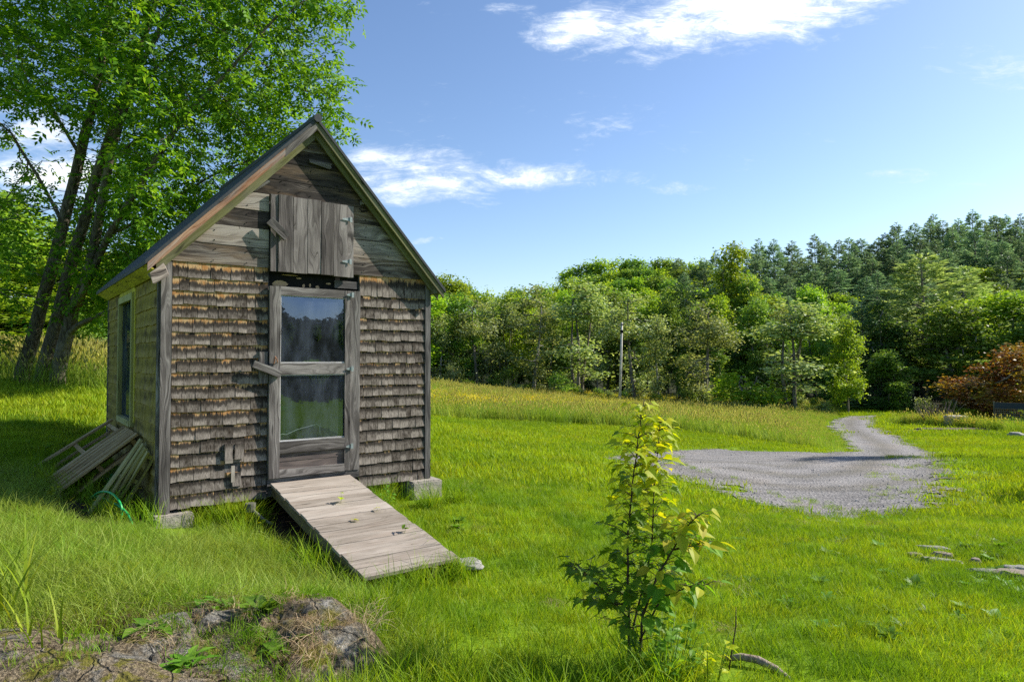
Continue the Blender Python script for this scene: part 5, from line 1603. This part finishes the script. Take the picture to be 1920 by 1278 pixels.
# ------------------------------------------------------------------ rock outcrop in the foreground
def rock_mat():
    m, nt, out = new_mat('mossy_rock')
    pos = nd(nt, 'ShaderNodeNewGeometry').outputs['Position']
    n1 = noise(nt, pos, 2.2, 5, .65); n2 = noise(nt, pos, 11, 6, .72); n3 = noise(nt, pos, 60, 4, .75); n4 = noise(nt, pos, 5, 5, .7, .5)
    c = ramp(nt, mth(nt, 'ADD', mth(nt, 'MULTIPLY', n2, .6), mth(nt, 'MULTIPLY', n3, .4)), [(.36, (.030, .029, .023)), (.48, (.19, .182, .158)), (.64, (.48, .46, .41))])
    dirt = smooth01(nt, n1, .42, .53)
    dc = ramp(nt, n3, [(.36, (.05, .036, .02)), (.5, (.21, .16, .095)), (.66, (.44, .355, .225))])
    c = mixc(nt, mth(nt, 'MULTIPLY', dirt, .9), c, dc)
    moss = mth(nt, 'MULTIPLY', smooth01(nt, n4, .52, .60), smooth01(nt, n1, .40, .5))
    c = mixc(nt, mth(nt, 'MULTIPLY', moss, .85), c, mixc(nt, n3, (.10, .10, .008), (.28, .26, .03)))
    dk = smooth01(nt, n4, .40, .33)
    c = mixc(nt, mth(nt, 'MULTIPLY', dk, .7), c, (.025, .024, .020))
    vo = nd(nt, 'ShaderNodeTexVoronoi', {'Scale': 3.2}, feature='DISTANCE_TO_EDGE'); wp = nd(nt, 'ShaderNodeVectorMath', operation='ADD')
    nt.links.new(pos, wp.inputs[0]); nw = nd(nt, 'ShaderNodeTexNoise', {'Scale': 4.0, 'Detail': 4.0}); nt.links.new(pos, nw.inputs['Vector']); nt.links.new(vscale(nt, nw.outputs['Color'], (.35, .35, .35)), wp.inputs[1]); nt.links.new(wp.outputs[0], vo.inputs['Vector'])
    crk = smooth01(nt, vo.outputs['Distance'], .0, .035)
    c = mixc(nt, mth(nt, 'MULTIPLY', mth(nt, 'SUBTRACT', 1.0, crk), .5), c, (.03, .025, .018))
    principled(nt, out, c, .95, .15, mth(nt, 'ADD', mth(nt, 'ADD', mth(nt, 'MULTIPLY', n2, 1.8), n3), mth(nt, 'MULTIPLY', crk, .6)), .045, 1.0)
    return m
rx_ = np.arange(-3.2, -.35, .025); ry_ = np.arange(1.6, 4.3, .025)
RX, RY = np.meshgrid(rx_, ry_)
rin = poly_mask(RX, RY, ROCK); rdist = poly_dist(RX, RY, ROCK); rsd = np.where(rin, rdist, -rdist)
def rock_h(X_, Y_, sd_):
    b = np.array([mnoise.fractal(Vector((a * 1.5, c * 1.5, 3.3)), .9, 2.0, 5) for a, c in zip(X_.ravel(), Y_.ravel())]).reshape(X_.shape)
    c2 = np.array([abs(mnoise.noise(Vector((a * 2.6 + 9, c * 3.4, 1.7)))) for a, c in zip(X_.ravel(), Y_.ravel())]).reshape(X_.shape)
    hump = .17 * np.exp(-(((X_ + .95) / .34) ** 2 + ((Y_ - 3.62) / .26) ** 2)) + .09 * np.exp(-(((X_ + 1.75) / .5) ** 2 + ((Y_ - 2.85) / .22) ** 2)) + .07 * np.exp(-(((X_ + 2.3) / .4) ** 2 + ((Y_ - 3.05) / .25) ** 2))
    base = tz(X_, Y_) + .01 + hump
    ends = np.clip((-.62 - X_) / .5, 0, 1)
    rise = np.clip(sd_ / .22, -1.2, 1); rise = np.where(rise > 0, rise * (2 - rise), rise * 1.6)
    return base + rise * .10 + b * .075 - np.clip(.10 - c2, 0, .10) * .8 - .05
RZ = rock_h(RX, RY, rsd + .06 * np.sin(RX * 9) * np.sin(RY * 7))
ri = np.arange(RX.size).reshape(RX.shape)
kp = (rsd[:-1, :-1] > -.22)
rq = np.stack([ri[:-1, :-1], ri[:-1, 1:], ri[1:, 1:], ri[1:, :-1]], -1)[kp]
us = np.unique(rq); rm = np.full(RX.size, -1); rm[us] = np.arange(len(us))
rock = link_mesh('rock_outcrop', np_mesh('rock_outcrop', np.stack([RX.ravel()[us], RY.ravel()[us], RZ.ravel()[us]], 1), rm[rq], [rock_mat()], smooth=True))
tag(rock, 'broad flat grey rock outcrop with moss and dead thatch in the left foreground', 'rock')
def rock_z(x, y):
    i = min(max(int((y - 1.6) / .025), 0), RZ.shape[0] - 1); j = min(max(int((x + 3.2) / .025), 0), RZ.shape[1] - 1)
    return max(float(RZ[i, j]), tz1(x, y))
# dead straw lying on the rock
t = RNG.random(110)
edge = np.array([(-2.6, 3.12), (-2.1, 3.48), (-1.7, 3.75), (-1.35, 3.9)])
k = (t * 3).astype(int); f_ = t * 3 - k
sp_ = edge[k] * (1 - f_)[:, None] + edge[k + 1] * f_[:, None] + RNG.normal(0, .03, (110, 2))
sp2 = np.stack([RNG.uniform(-1.5, -.75, 90), RNG.uniform(3.05, 3.75, 90)], 1)[:22]; sp3 = np.stack([RNG.uniform(-1.9, -1.2, 40), RNG.uniform(3.2, 3.7, 40)], 1)[:10]
sp_ = np.vstack([sp_, sp2, sp3])
scatter('dead_thatch', np.array([(a, b, rock_z(a, b) - .005) for a, b in sp_]), RNG.uniform(.35, .7, len(sp_)), T_S, 'dry tan thatch lying along the top of the rock', 'dead grass', .3)
# green grass rooted in the hollows of the rock
gp = np.vstack([RNG.normal((-1.28, 3.42), (.16, .18), (40, 2)), RNG.normal((-1.02, 3.0), (.16, .12), (30, 2)), RNG.normal((-1.7, 3.3), (.18, .1), (18, 2)), RNG.normal((-1.2, 3.75), (.16, .07), (26, 2)), RNG.normal((-2.1, 2.9), (.2, .15), (14, 2))])
scatter('rock_grass', np.array([(a, b, rock_z(a, b) - .01) for a, b in gp]), RNG.uniform(.5, .9, len(gp)), T_L, 'green grass rooted in the hollows of the rock', 'grass', .3)

reseed('plants')
# ------------------------------------------------------------------ leafy small plants
def leafy(name, mats_parts, loc, label, cat, group=None, rotz=0.0, stems=None, stem_mat=None):
    """mats_parts: [(part name, leaf mesh data (V,F), material)]"""
    e = empty(name, loc, rotz); tag(e, label, cat, group)
    if stems: stems.build('stem', stem_mat, e, smooth=True)
    for pn, (V_, F_), m in mats_parts:
        if V_:
            link_mesh(pn, np_mesh(pn, np.array(V_), np.array(F_), [m]), e)
    return e

M_STEM = plain('sapling_bark', (.075, .055, .035), .8, .2, .3, 40)
M_GSTEM = plain('green_stem', (.10, .17, .03), .7, .3, .25, 30)
LS_OLD = leaf_mat('sapling_leaves', (.10, .23, .018), (.15, .30, .024), (.22, .38, .03), .52, tcol=(1.4, 1.25, .35))
LS_NEW = leaf_mat('young_sapling_leaves', (.32, .46, .014), (.45, .54, .02), (.58, .60, .03), .52, tcol=(1.3, 1.15, .3))
LS_GOLD = leaf_mat('gold_leaves', (.38, .47, .02), (.48, .53, .03), (.58, .52, .05), .5, tcol=(1.2, 1.1, .4))

def sapling(name, stems_px, Y, kind, lsize, nlv, young_from, label, spread, seed, yg_mat=LS_NEW, up=.9, young_scale=1.0):
    """stems through picture-measured heights at distance Y, turned into real 3-D stems with depth wobble"""
    random.seed(seed)
    bx = at_y(stems_px[0][0][0], stems_px[0][0][1], Y)
    base = Vector((bx[0], bx[1], tz1(bx[0], bx[1])))
    mb = MB(); Vo, Fo, Vn, Fn = [], [], [], []
    for si, st in enumerate(stems_px):
        pts = [Vector(at_y(a, b, Y + (dy[0] if dy else 0))) - base for a, b, *dy in st]
        if si == 0: pts[0].z = -.03
        fine = []
        for i in range(len(pts) - 1):
            for q in range(5): fine.append(pts[i].lerp(pts[i + 1], q / 5) + Vector((random.uniform(-.004, .004),) * 2 + (0,)))
        fine.append(pts[-1])
        r0 = .0085 if si == 0 else .006
        mb.tube(fine, [r0 * (1 - .75 * i / len(fine)) for i in range(len(fine))], 6)
        nl = nlv[si]
        for k in range(nl):
            t = (k + random.random()) / nl
            t = .12 + .88 * t if si == 0 else .18 + .82 * t
            p = fine[min(int(t * (len(fine) - 1)), len(fine) - 1)]
            az = k * 2.4 + random.uniform(-.5, .5)
            L = spread * random.uniform(.35, 1.25) * (1.15 - .6 * t)
            tip = p + Vector((math.cos(az) * L, math.sin(az) * L, L * random.uniform(.1, .55)))
            mb.tube([p, p.lerp(tip, .5) + Vector((0, 0, .012)), tip], [.0022, .0016, .0012], 4)
            sz = lsize * random.uniform(.7, 1.2) * (1.0 if t < .85 else .8)
            d = Vector((math.cos(az + random.uniform(-.5, .5)), math.sin(az + random.uniform(-.5, .5)), random.uniform(-.55, .1)))
            n = Vector((random.uniform(-.45, .45), random.uniform(-.45, .45), up))
            young = random.random() < min(.95, max(.06, (tip.z - young_from) / .62))
            leaf_at(Vn if young else Vo, Fn if young else Fo, tip, d, n, sz * (young_scale if young else 1), kind)
            if random.random() < .55:
                q_ = p.lerp(tip, .55); d2 = Vector((math.cos(az + 1.3), math.sin(az + 1.3), random.uniform(-.3, .2)))
                leaf_at(Vn if young else Vo, Fn if young else Fo, q_, d2, n, sz * .7, kind)
    return leafy(name, [('leaves', (Vo, Fo), LS_OLD), ('young_leaves', (Vn, Fn), yg_mat)], base, label, 'sapling', None, 0, mb, M_STEM)
sapling('maple_sapling', [[(1180, 1244), (1178, 1120), (1176, 1020), (1184, 930), (1194, 840), (1208, 748)],
                          [(1182, 1200), (1222, 1030, .1), (1226, 930, .1), (1232, 850, .1), (1240, 778, .06)],
                          [(1178, 1160), (1140, 1115, -.05), (1105, 1080, -.08), (1078, 1066, -.1)],
                          [(1178, 1130), (1130, 1135, .1), (1112, 1128, .15)]], 3.8, 'maple', .076, (160, 110, 50, 22), .58,
        'young maple sapling with lobed leaves, yellow-green at its tip, in the right foreground', .15, 5)
sapling('leaning_sapling', [[(1196, 1246), (1206, 1150), (1232, 1080), (1262, 1030), (1290, 985), (1312, 962)],
                            [(1200, 1200), (1240, 1120, -.06), (1290, 1100, -.08), (1330, 1095, -.1)],
                            [(1262, 1030), (1310, 1020, .05), (1345, 1022, .08)]], 3.72, 'ovate', .098, (70, 28, 16), .36,
        'sapling with oval leaves and golden young growth leaning right against the young maple', .12, 8, LS_GOLD, .7)
# low leafy undergrowth around the sapling stems
random.seed(21)
def ground_bush(name, x, y, w, h, n, size, kind, mat, label, cat, group=None):
    mb = MB(); V_, F_ = [], []
    for k in range(max(3, n // 6)):
        a = random.uniform(0, 6.28); r = w * random.random() ** .5
        tip = Vector((math.cos(a) * r, math.sin(a) * r, h * random.uniform(.45, 1)))
        b = Vector((tip.x * .4, tip.y * .4, -.02))
        mb.tube([b, b.lerp(tip, .5) + Vector((0, 0, .02)), tip], [.003, .0022, .0012], 4)
        for q in range(6):
            t = random.uniform(.25, 1)
            p = b.lerp(tip, t); az = random.uniform(0, 6.28)
            leaf_at(V_, F_, p, (math.cos(az), math.sin(az), random.uniform(-.3, .4)), (random.uniform(-.5, .5), random.uniform(-.5, .5), .9), size * random.uniform(.6, 1.2), kind)
    return leafy(name, [('leaves', (V_, F_), mat)], (x, y, tz1(x, y)), label, cat, group, 0, mb, M_GSTEM)
ground_bush('undergrowth_bush', .80, 3.66, .28, .36, 230, .055, 'ovate', LS_OLD, 'dense dark green leafy undergrowth around the foot of the maple sapling', 'bush')
ground_bush('weed_plant', 1.04, 3.66, .14, .28, 40, .05, 'ovate', LS_NEW, 'small light green plant at the right foot of the sapling undergrowth', 'plant')
ground_bush('weed_plant', *sh(2.15, -.25), .22, .30, 70, .055, 'ovate', G_WEED, 'leafy green weeds between the ramp and the right concrete block', 'plant')
ground_bush('weed_plant', *sh(.80, -.45), .14, .18, 34, .05, 'maple', LS_NEW, 'yellowish leafy weed under the upper left side of the ramp', 'plant')
ground_bush('weed_plant', *sh(.93, -.95), .10, .14, 20, .045, 'ovate', LS_GOLD, 'small weed with yellow and orange leaves beside the left side of the ramp', 'plant')

def rosette(x, y, z, n, size, label, seed, mat=G_WEED, kind='dandelion', elev=(.35, 1.0), group='weeds on the rock'):
    random.seed(seed); V_, F_ = [], []
    for k in range(n):
        az = k * 2.4 + random.uniform(-.3, .3); e = random.uniform(*elev)
        leaf_at(V_, F_, (random.uniform(-.05, .05), random.uniform(-.05, .05), 0), (math.cos(az), math.sin(az), e), (-math.cos(az) * e, -math.sin(az) * e, 1), size * random.uniform(.35, 1.15), kind if k % 3 else 'ovate', .2, .45)
    return leafy('weed', [('leaves', (V_, F_), mat)], (x, y, z), label, 'weed', group)
def rk(px, py):
    x, y, z = at_z(px, py, .32); return x, y, rock_z(x, y)
rosette(*rk(275, 1190), 20, .11, 'jagged-leaved weed rosette on the left part of the rock', 1)
rosette(*rk(345, 1232), 20, .11, 'low broad weed rosette at the front edge of the rock', 2)
rosette(*rk(490, 1150), 22, .14, 'upright leafy weed on the back edge of the rock, left of its bare right end', 3, elev=(.6, 1.6))
rosette(*rk(410, 1135), 12, .13, 'small leafy weed beside the orange dead leaf on the rock', 4, elev=(.6, 1.4))
rosette(*rk(520, 1190), 12, .12, 'small weed in the grassy middle of the rock', 5)
# dead leaf
Vd, Fd = [], []
leaf_at(Vd, Fd, (0, 0, 0), (1, .3, .05), (0, -.3, 1), .09, 'ovate', .4, .1)
dl = link_mesh('dead_leaf', np_mesh('dead_leaf', np.array(Vd), np.array(Fd), [leaf_mat('dead_leaf', (.35, .12, .04), (.45, .18, .06), (.5, .24, .1), .2)]))
q = rk(330, 1138); dl.location = (q[0], q[1], q[2] + .025); tag(dl, 'curled orange-brown dead leaf lying on the back of the rock', 'leaf')

# sprouts growing up between the ramp boards
def ramp_pt(u, s): return S(u, A0.y + (A1.y - A0.y) * s, A0.z + (A1.z - A0.z) * s)
random.seed(4)
for (u, s, n, h, lb, mt) in ((1.43, .335, 6, .10, 'yellow-green sprout growing through the upper middle of the ramp', LS_NEW), (1.66, .47, 2, .03, 'tiny curled leaf lying near the right edge of the ramp', LS_GOLD), (1.36, .545, 3, .02, 'two withered leaves lying in the middle of the ramp', LS_GOLD), (1.66, .72, 4, .06, 'small dark sprout near the lower right of the ramp', G_WEED)):
    p = ramp_pt(u, s); mb = MB(); V_, F_ = [], []
    mb.tube([(0, 0, -.02), (.01, 0, h * .5), (.0, .01, h)], [.002, .0015, .001], 4)
    for k in range(n):
        az = random.uniform(0, 6.28)
        leaf_at(V_, F_, (0, 0, h * random.uniform(.3, 1) + .008), (math.cos(az), math.sin(az), random.uniform(-.1, .4)), (random.uniform(-.4, .4), random.uniform(-.4, .4), 1), .055 * random.uniform(.7, 1.2), 'maple' if k % 2 else 'ovate')
    leafy('sprout', [('leaves', (V_, F_), mt)], p, lb, 'sprout', 'sprouts and leaves on the ramp', 0, mb, M_GSTEM)

# yellow-leaved plant and buttercups by the pallets
def butter(x, y, n, h, label, seed, headpx=.02, grp='yellow flowers left of the shed'):
    random.seed(seed); mb = MB(); V_, F_ = [], []; Vp, Fp = [], []
    for k in range(n):
        az = random.uniform(0, 6.28); hh = h * random.uniform(.55, 1.0)
        tip = Vector((math.cos(az) * hh * .45, math.sin(az) * hh * .45, hh))
        mb.tube([(0, 0, -.02), tip * .5 + Vector((0, 0, .02)), tip], [.0022, .0018, .0014], 4)
        for q in range(5):
            a2 = q * 1.2566
            leaf_at(Vp, Fp, tip, (math.cos(a2), math.sin(a2), .35), (0, 0, 1), headpx * random.uniform(.85, 1.15), 'ovate', .3, 0)
    for k in range(n * 3):
        az = random.uniform(0, 6.28)
        leaf_at(V_, F_, (math.cos(az) * .03, math.sin(az) * .03, random.uniform(.0, h * .4)), (math.cos(az), math.sin(az), .4), (0, 0, 1), .05, 'maple')
    return leafy('flower_plant', [('leaves', (V_, F_), G_WEED), ('petals', (Vp, Fp), G_BUTTER)], (x, y, tz1(x, y)), label, 'flower', grp, 0, mb, M_GSTEM)
for px, py, n, h, lb in ((252, 968, 3, .26, 'buttercup with the tallest yellow flower, right of the green hose'), (280, 965, 3, .16, 'low buttercup beside the left corner of the shed'), (212, 972, 3, .15, 'short buttercup in front of the green hose'), (165, 965, 2, .13, 'small buttercup left of the green hose')):
    x, y, z = ground_at(px, py); butter(x, y, n, h, lb, int(px), .024)
x, y, z = ground_at(98, 945)
ground_bush('yellow_leaf_plant', x, y, .07, .17, 22, .065, 'ovate', LS_GOLD, 'small plant with yellow oval leaves at the foot of the leaning pallet', 'plant')

# tall coarse stalks at the left edge of the picture
def stalks(name, x, y, n, h, label, seed, w=.012):
    random.seed(seed)
    V_, F_ = [], []
    for k in range(n):
        b = Vector((random.uniform(-.1, .1), random.uniform(-.08, .08), -.02)); az = random.uniform(0, 6.28)
        ld = Vector((math.cos(az), math.sin(az), 0)); hh = h * random.uniform(.5, 1); sd = Vector((-ld.y, ld.x, 0)) * w * random.uniform(.5, 1.2)
        i0 = len(V_)
        for s in range(7):
            t = s / 6
            p = b + Vector((0, 0, hh * t * (1 - .12 * t))) + ld * hh * (.12 * t + .35 * t ** 2.4)
            kk = math.sin(min(1, t * 3 + .35) * math.pi / 2) * (1 - t ** 2.5) + .05
            V_ += [tuple(p - sd * kk * .5), tuple(p + sd * kk * .5 + Vector((0, 0, .002)))]
            if s: F_.append((i0 + 2 * s - 2, i0 + 2 * s - 1, i0 + 2 * s + 1, i0 + 2 * s))
    o = link_mesh(name, np_mesh(name, np.array(V_), np.array(F_), [G_LAWN]), None, (x, y, tz1(x, y)))
    tag(o, label, 'grass', 'coarse grass stalks in the foreground'); return o
q = ground_at(14, 1185); stalks('grass_stalks', q[0], q[1], 22, .62, 'tall coarse grass stalks at the left edge of the foreground', 2, .014)
q = ground_at(75, 1250); stalks('grass_stalks', q[0], q[1], 14, .42, 'bent broad grass blades in front of the left end of the rock', 3, .013)
q = at_z(128, 985, .33); stalks('grass_stalks', q[0], q[1], 5, .25, 'single clump of broad upright blades below the leaning pallet', 6, .014)

# thin bare twig and a broken branch on the lawn, right foreground
x, y, z = ground_at(1365, 1262); 
mb = MB(); mb.tube([(0, 0, -.03), (.025, 0, .12), (.045, .0, .24), (.05, .01, .34)], [.0045, .004, .0035, .002], 6)
tw = mb.build('twig', M_STEM, None, True, (x, y, z)); tag(tw, 'thin bare twig standing upright in the lawn right of the saplings', 'twig')
x, y, z = ground_at(1410, 1250)
mb = MB(); mb.tube([(-.13, .06, .02), (-.05, .03, .045), (.03, -.01, .045), (.11, -.07, .02), (.15, -.16, .005)], [.014, .02, .022, .019, .012], 10)
br = mb.build('broken_branch', bark('dead_branch', (.16, .12, .09), (.38, .31, .25), 3), None, True, (x, y, z)); tag(br, 'curved piece of pale broken branch lying on the lawn', 'branch')

# ------------------------------------------------------------------ slatted pallets leaning on the left wall
M_PAL = wood('pallet_wood', (.06, .038, .014), (.30, .20, .085), (.55, .42, .23), var=.25)
M_PAL2 = wood('mossy_pallet_wood', (.06, .05, .02), (.28, .24, .10), (.50, .44, .24), moss=(.36, .33, .08), moss_amt=.4, var=.25)
def pallet(loc_top0, loc_top1, loc_bot0, loc_bot1, nsl, mat, label, thick=.09, two=True, slw=.085, rails=(.08, .5, .93)):
    """slats run from the wall (top edge top0-top1) down to the ground (bot0-bot1); shed-local coordinates"""
    t0, t1, b0, b1 = map(Vector, (loc_top0, loc_top1, loc_bot0, loc_bot1))
    e = empty('pallet', S(*((b0 + b1) / 2)), ANG); tag(e, label, 'pallet', 'slatted pallets leaning on the left wall')
    o = (b0 + b1) / 2
    nrm = (t1 - t0).cross(b0 - t0).normalized()
    if nrm.z < 0: nrm = -nrm
    for k, f in enumerate(nsl):
        a, b = t0.lerp(t1, f) - o, b0.lerp(b1, f) - o
        mb = MB(); mb.plank(a, b, (t1 - t0), slw, nrm, .020, 0, .003); mb.build('slat', mat, e)
        if two and k % 3 == 0:
            mb = MB(); mb.plank(a - nrm * thick, b - nrm * thick, (t1 - t0), slw, nrm, .018, 0, .003); mb.build('slat', mat, e)
    for f in rails:
        a, b = t0.lerp(b0, f) - o, t1.lerp(b1, f) - o
        mb = MB(); mb.plank(a - nrm * .001, b - nrm * .001, (b0 - t0), .045, -nrm, thick - .02, 0, .002); mb.build('rail', mat, e)
    return e
def gz(u, v): p = S(u, v, 0); return tz1(p.x, p.y)
pallet((-.05, .88, .87), (-.05, 2.80, .88), (-.74, 1.12, gz(-.74, 1.12) + .02), (-.88, 2.45, gz(-.88, 2.45) + .03), (0, .085, .17, .255, .34, .425, .96), M_PAL, 'larger brown slatted pallet lying at a low slant against the shaded wall', .11, True, .135)
pallet((-.045, .22, .765), (-.045, .62, .84), (-.28, .56, gz(-.28, .56) + .0), (-.50, .42, gz(-.50, .42) + .0), (0, .3, .62, 1), M_PAL2, 'smaller steeper mossy pallet leaning beside the shed corner', .07, True, .075)
# green hose
x, y, z = ground_at(205, 985)
M_HOSE = plain('green_hose', (.012, .34, .085), .35, .5, .1, 5)
o0 = S(-.28, .10, 0)
mb = MB()
hp = [at_y(a, b, Yv) for a, b, Yv in ((150, 965, 6.9), (165, 945, 6.7), (185, 930, 6.45), (205, 930, 6.28), (220, 942, 6.2), (228, 960, 6.15), (226, 985, 6.15))]
hp2 = [at_y(a, b, Yv) for a, b, Yv in ((162, 948, 6.8), (182, 938, 6.6), (205, 946, 6.4), (225, 957, 6.2), (240, 972, 6.1), (248, 992, 6.1))]
hp3 = [at_y(a, b, Yv) for a, b, Yv in ((210, 895, 7.0), (200, 915, 6.9), (185, 935, 6.75), (165, 955, 6.7), (150, 975, 6.65))]
def smooth_path(p, n=6):
    p = [Vector(q) for q in p]; out = []
    for i in range(len(p) - 1):
        p0, p1, p2, p3 = p[max(i - 1, 0)], p[i], p[i + 1], p[min(i + 2, len(p) - 1)]
        for k in range(n):
            t = k / n
            out.append(.5 * ((2 * p1) + (p2 - p0) * t + (2 * p0 - 5 * p1 + 4 * p2 - p3) * t * t + (3 * p1 - p0 - 3 * p2 + p3) * t ** 3))
    return out + [p[-1]]
for h_ in (hp, hp2, hp3): mb.tube([q - Vector((o0.x, o0.y, -.035)) for q in smooth_path(h_)], .0105, 8)
ho = mb.build('garden_hose', M_HOSE, None, True, (o0.x, o0.y, 0)); tag(ho, 'bright green garden hose looped in the grass at the foot of the pallets', 'hose')
# dark blue bucket-like bin in the gloom behind the pallets, and an old tap post under the floor
mb = MB()
q = S(.74, -.28, 0)
zz = tz1(q.x, q.y)
mb.tube([(0, 0, .11), (.0, .0, .19)], [.045, .05], 12); mb.tube([(0, .0, .155), (-.05, .0, .156)], .02, 8)
mb.tube([(.02, -.01, .13), (.16, -.06, .04), (.24, -.07, .0)], [.016, .014, .014], 8)
pt_ = mb.build('old_pump_head', plain('grey_green_metal', (.11, .11, .085), .6, .4, .4, 30), None, False, (q.x, q.y, zz + .05)); tag(pt_, 'old grey metal tool with a rounded head lying under the shed beside the ramp', 'tool')

# ------------------------------------------------------------------ stones edging the lawn on the right, stones elsewhere
random.seed(9)
for k, (px, py, sx, sy, sz, lb) in enumerate(((1718, 1043, .08, .06, .03, 'small pale flat stone farthest left in the sunken row of stones'), (1752, 1032, .16, .05, .04, 'long brown stone at the far end of the sunken row'), (1770, 1046, .10, .06, .05, 'dark grey stone third from the left in the sunken row'), (1762, 1055, .20, .05, .03, 'thin flat pale stone below the dark grey one in the sunken row'), (1830, 1060, .05, .05, .06, 'small upright stone in the middle of the sunken row'), (1858, 1076, .18, .06, .03, 'flat light stone right of the small upright one'), (1905, 1082, .20, .10, .05, 'large tan stone at the right end of the sunken row'), (1908, 1072, .12, .08, .06, 'dark stone behind the large tan one at the right end'))):
    x, y, z = ground_at(px, py)
    o = stone('stone', x, y, z + .012, sx, sy, sz, k * 3.1, M_STONE if k % 2 else plain('brown_stone%d' % k, (.24, .20, .16), .95, .15, .35, 14, .7, .02), -.35)
    tag(o, lb, 'stone', 'stones edging the lawn')
# earth lip above the stones
# ------------------------------------------------------------------ utility pole
x, y = at_px(1161, 48)
g = tz1(x, y)
mb = MB(); mb.tube([(0, 0, -.3), (.12, 0, 3.0), (.20, 0, at_y(1168, 604, 48)[2] - g)], [.10, .085, .07], 12)
pole = mb.build('pole', bark('pole_wood', (.36, .34, .30), (.60, .57, .51), 2), None, True)
pe = empty('utility_pole', (x, y, g)); tag(pe, 'bare grey wooden utility pole standing in the meadow before the trees', 'pole'); pole.parent = pe
mb = MB(); mb.box((.05, -.18, 5.2), (.26, -.11, 5.42), 0, 2); mb.tube([(.19, -.12, 5.75), (.19, -.12, 5.85)], .06, 8); mb.build('insulator', M_BLACK, pe)

# ------------------------------------------------------------------ garden bed by the red tree: wattle, pale stump block, mesh fence, mulch
x, y, z = ground_at(1800, 803)
mb = MB(); random.seed(3)
b = rough_box('stone_block', (-.42, -.35, -.1), (.42, .35, .60), plain('pale_block', (.36, .33, .27), .95, .1, .5, 9, .9, .04), 7, .03)
b.location = (x, y + .3, z); tag(b, 'pale square stone block in the rough bed beyond the drive', 'block')
x, y, z = ground_at(1788, 800)
mb = MB()
for k in range(70):
    a = random.uniform(0, 6.28); h = random.uniform(.5, 1.35); ln = random.uniform(.2, 1.0)
    c = Vector((random.uniform(-.6, .7), random.uniform(-.3, .3), 0))
    tip = c + Vector((math.cos(a) * ln, math.sin(a) * ln * .6, h))
    mb.tube([c, c.lerp(tip, .5) + Vector((random.uniform(-.1, .1), 0, .05)), tip], [.022, .016, .008], 4)
bp = mb.build('brush_pile', bark('dry_sticks', (.10, .075, .06), (.25, .20, .17), 1), None, False, (x, y + 1.2, z)); tag(bp, 'heap of bare grey-brown sticks behind the pale stone block', 'brush pile')
x, y, z = ground_at(1795, 808)
mb_o = stone('mulch_mound', x - .3, y, z - .02, 2.1, .5, .20, 5, plain('mulch', (.14, .105, .085), 1, .1, .5, 8, .9, .05), .0); tag(mb_o, 'low ridge of brown mulch in front of the pale stone block', 'mulch')
x, y, z = ground_at(1905, 818)
tag(stone('stone', x, y, z + .05, .3, .25, .17, 15, M_STONE), 'grey boulder at the right edge in front of the dark fence', 'stone')
# dark board fence with wire mesh, right edge
x0, y0 = at_px(1862, 35.5); x1, y1 = at_px(1990, 33)
fe = empty('garden_fence', (x0, y0, tz1(x0, y0))); tag(fe, 'low dark blue-grey board fence with wire mesh below the red-leaved tree', 'fence')
d = Vector((x1 - x0, y1 - y0, tz1(x1, y1) - tz1(x0, y0)))
mb = MB(); mb.plank(Vector((0, 0, 1.0)), d + Vector((0, 0, 1.0)), (0, 0, 1), .30, (0, -1, 0), .05, 0); mb.build('board', plain('blue_grey_boards', (.035, .045, .065), .8, .2, .3, 4), fe)
for k in range(3):
    p = d * (k / 2); mb = MB(); mb.tube([p + Vector((0, 0, -.1)), p + Vector((0, 0, 1.2))], .04, 8); mb.build('post', M_BARKF, fe)
mb = MB()
for k in range(34): p = d * (k / 33); mb.tube([p + Vector((0, .03, 0)), p + Vector((0, .03, .85))], .006, 4, cap=False)
for k in range(8): mb.tube([Vector((0, .03, .05 + k * .11)), d + Vector((0, .03, .05 + k * .11))], .006, 4, cap=False)
mb.build('mesh', plain('wire_mesh', (.12, .14, .14), .6, .4, .2, 5), fe)
# rough weeds in the bed
x = RNG.uniform(-1, 1, 260); t_ = RNG.random(260)
bx0, bx1 = np.array(ground_at(1740, 799)[:2]), np.array(ground_at(1915, 812)[:2])
bp_ = bx0 * (1 - t_)[:, None] + bx1 * t_[:, None] + np.stack([x * .2, RNG.uniform(-.3, 3.5, 260)], 1)
scatter('bed_weeds', np.column_stack([bp_, tz(bp_[:, 0], bp_[:, 1])]), RNG.uniform(.5, 1.1, 260), T_M + T_MF[:1], 'rough weeds growing around the block and mulch beyond the drive', 'weeds')
# pale object lying in the meadow edge
x, y, z = ground_at(1384, 762)
mb = MB(); mb.box((-.5, -.25, .25), (.5, .25, .42), 0, 0, .03); mb.box((-.42, -.2, -.1), (-.36, .2, .249), 0, 2); mb.box((.36, -.2, -.1), (.42, .2, .249), 0, 2)
bb = mb.build('bench', plain('pale_bench', (.42, .42, .42), .7, .3, .2, 5), None, False, (x, y, z + .12)); tag(bb, 'small pale bench half hidden in the grass under the meadow trees', 'bench')
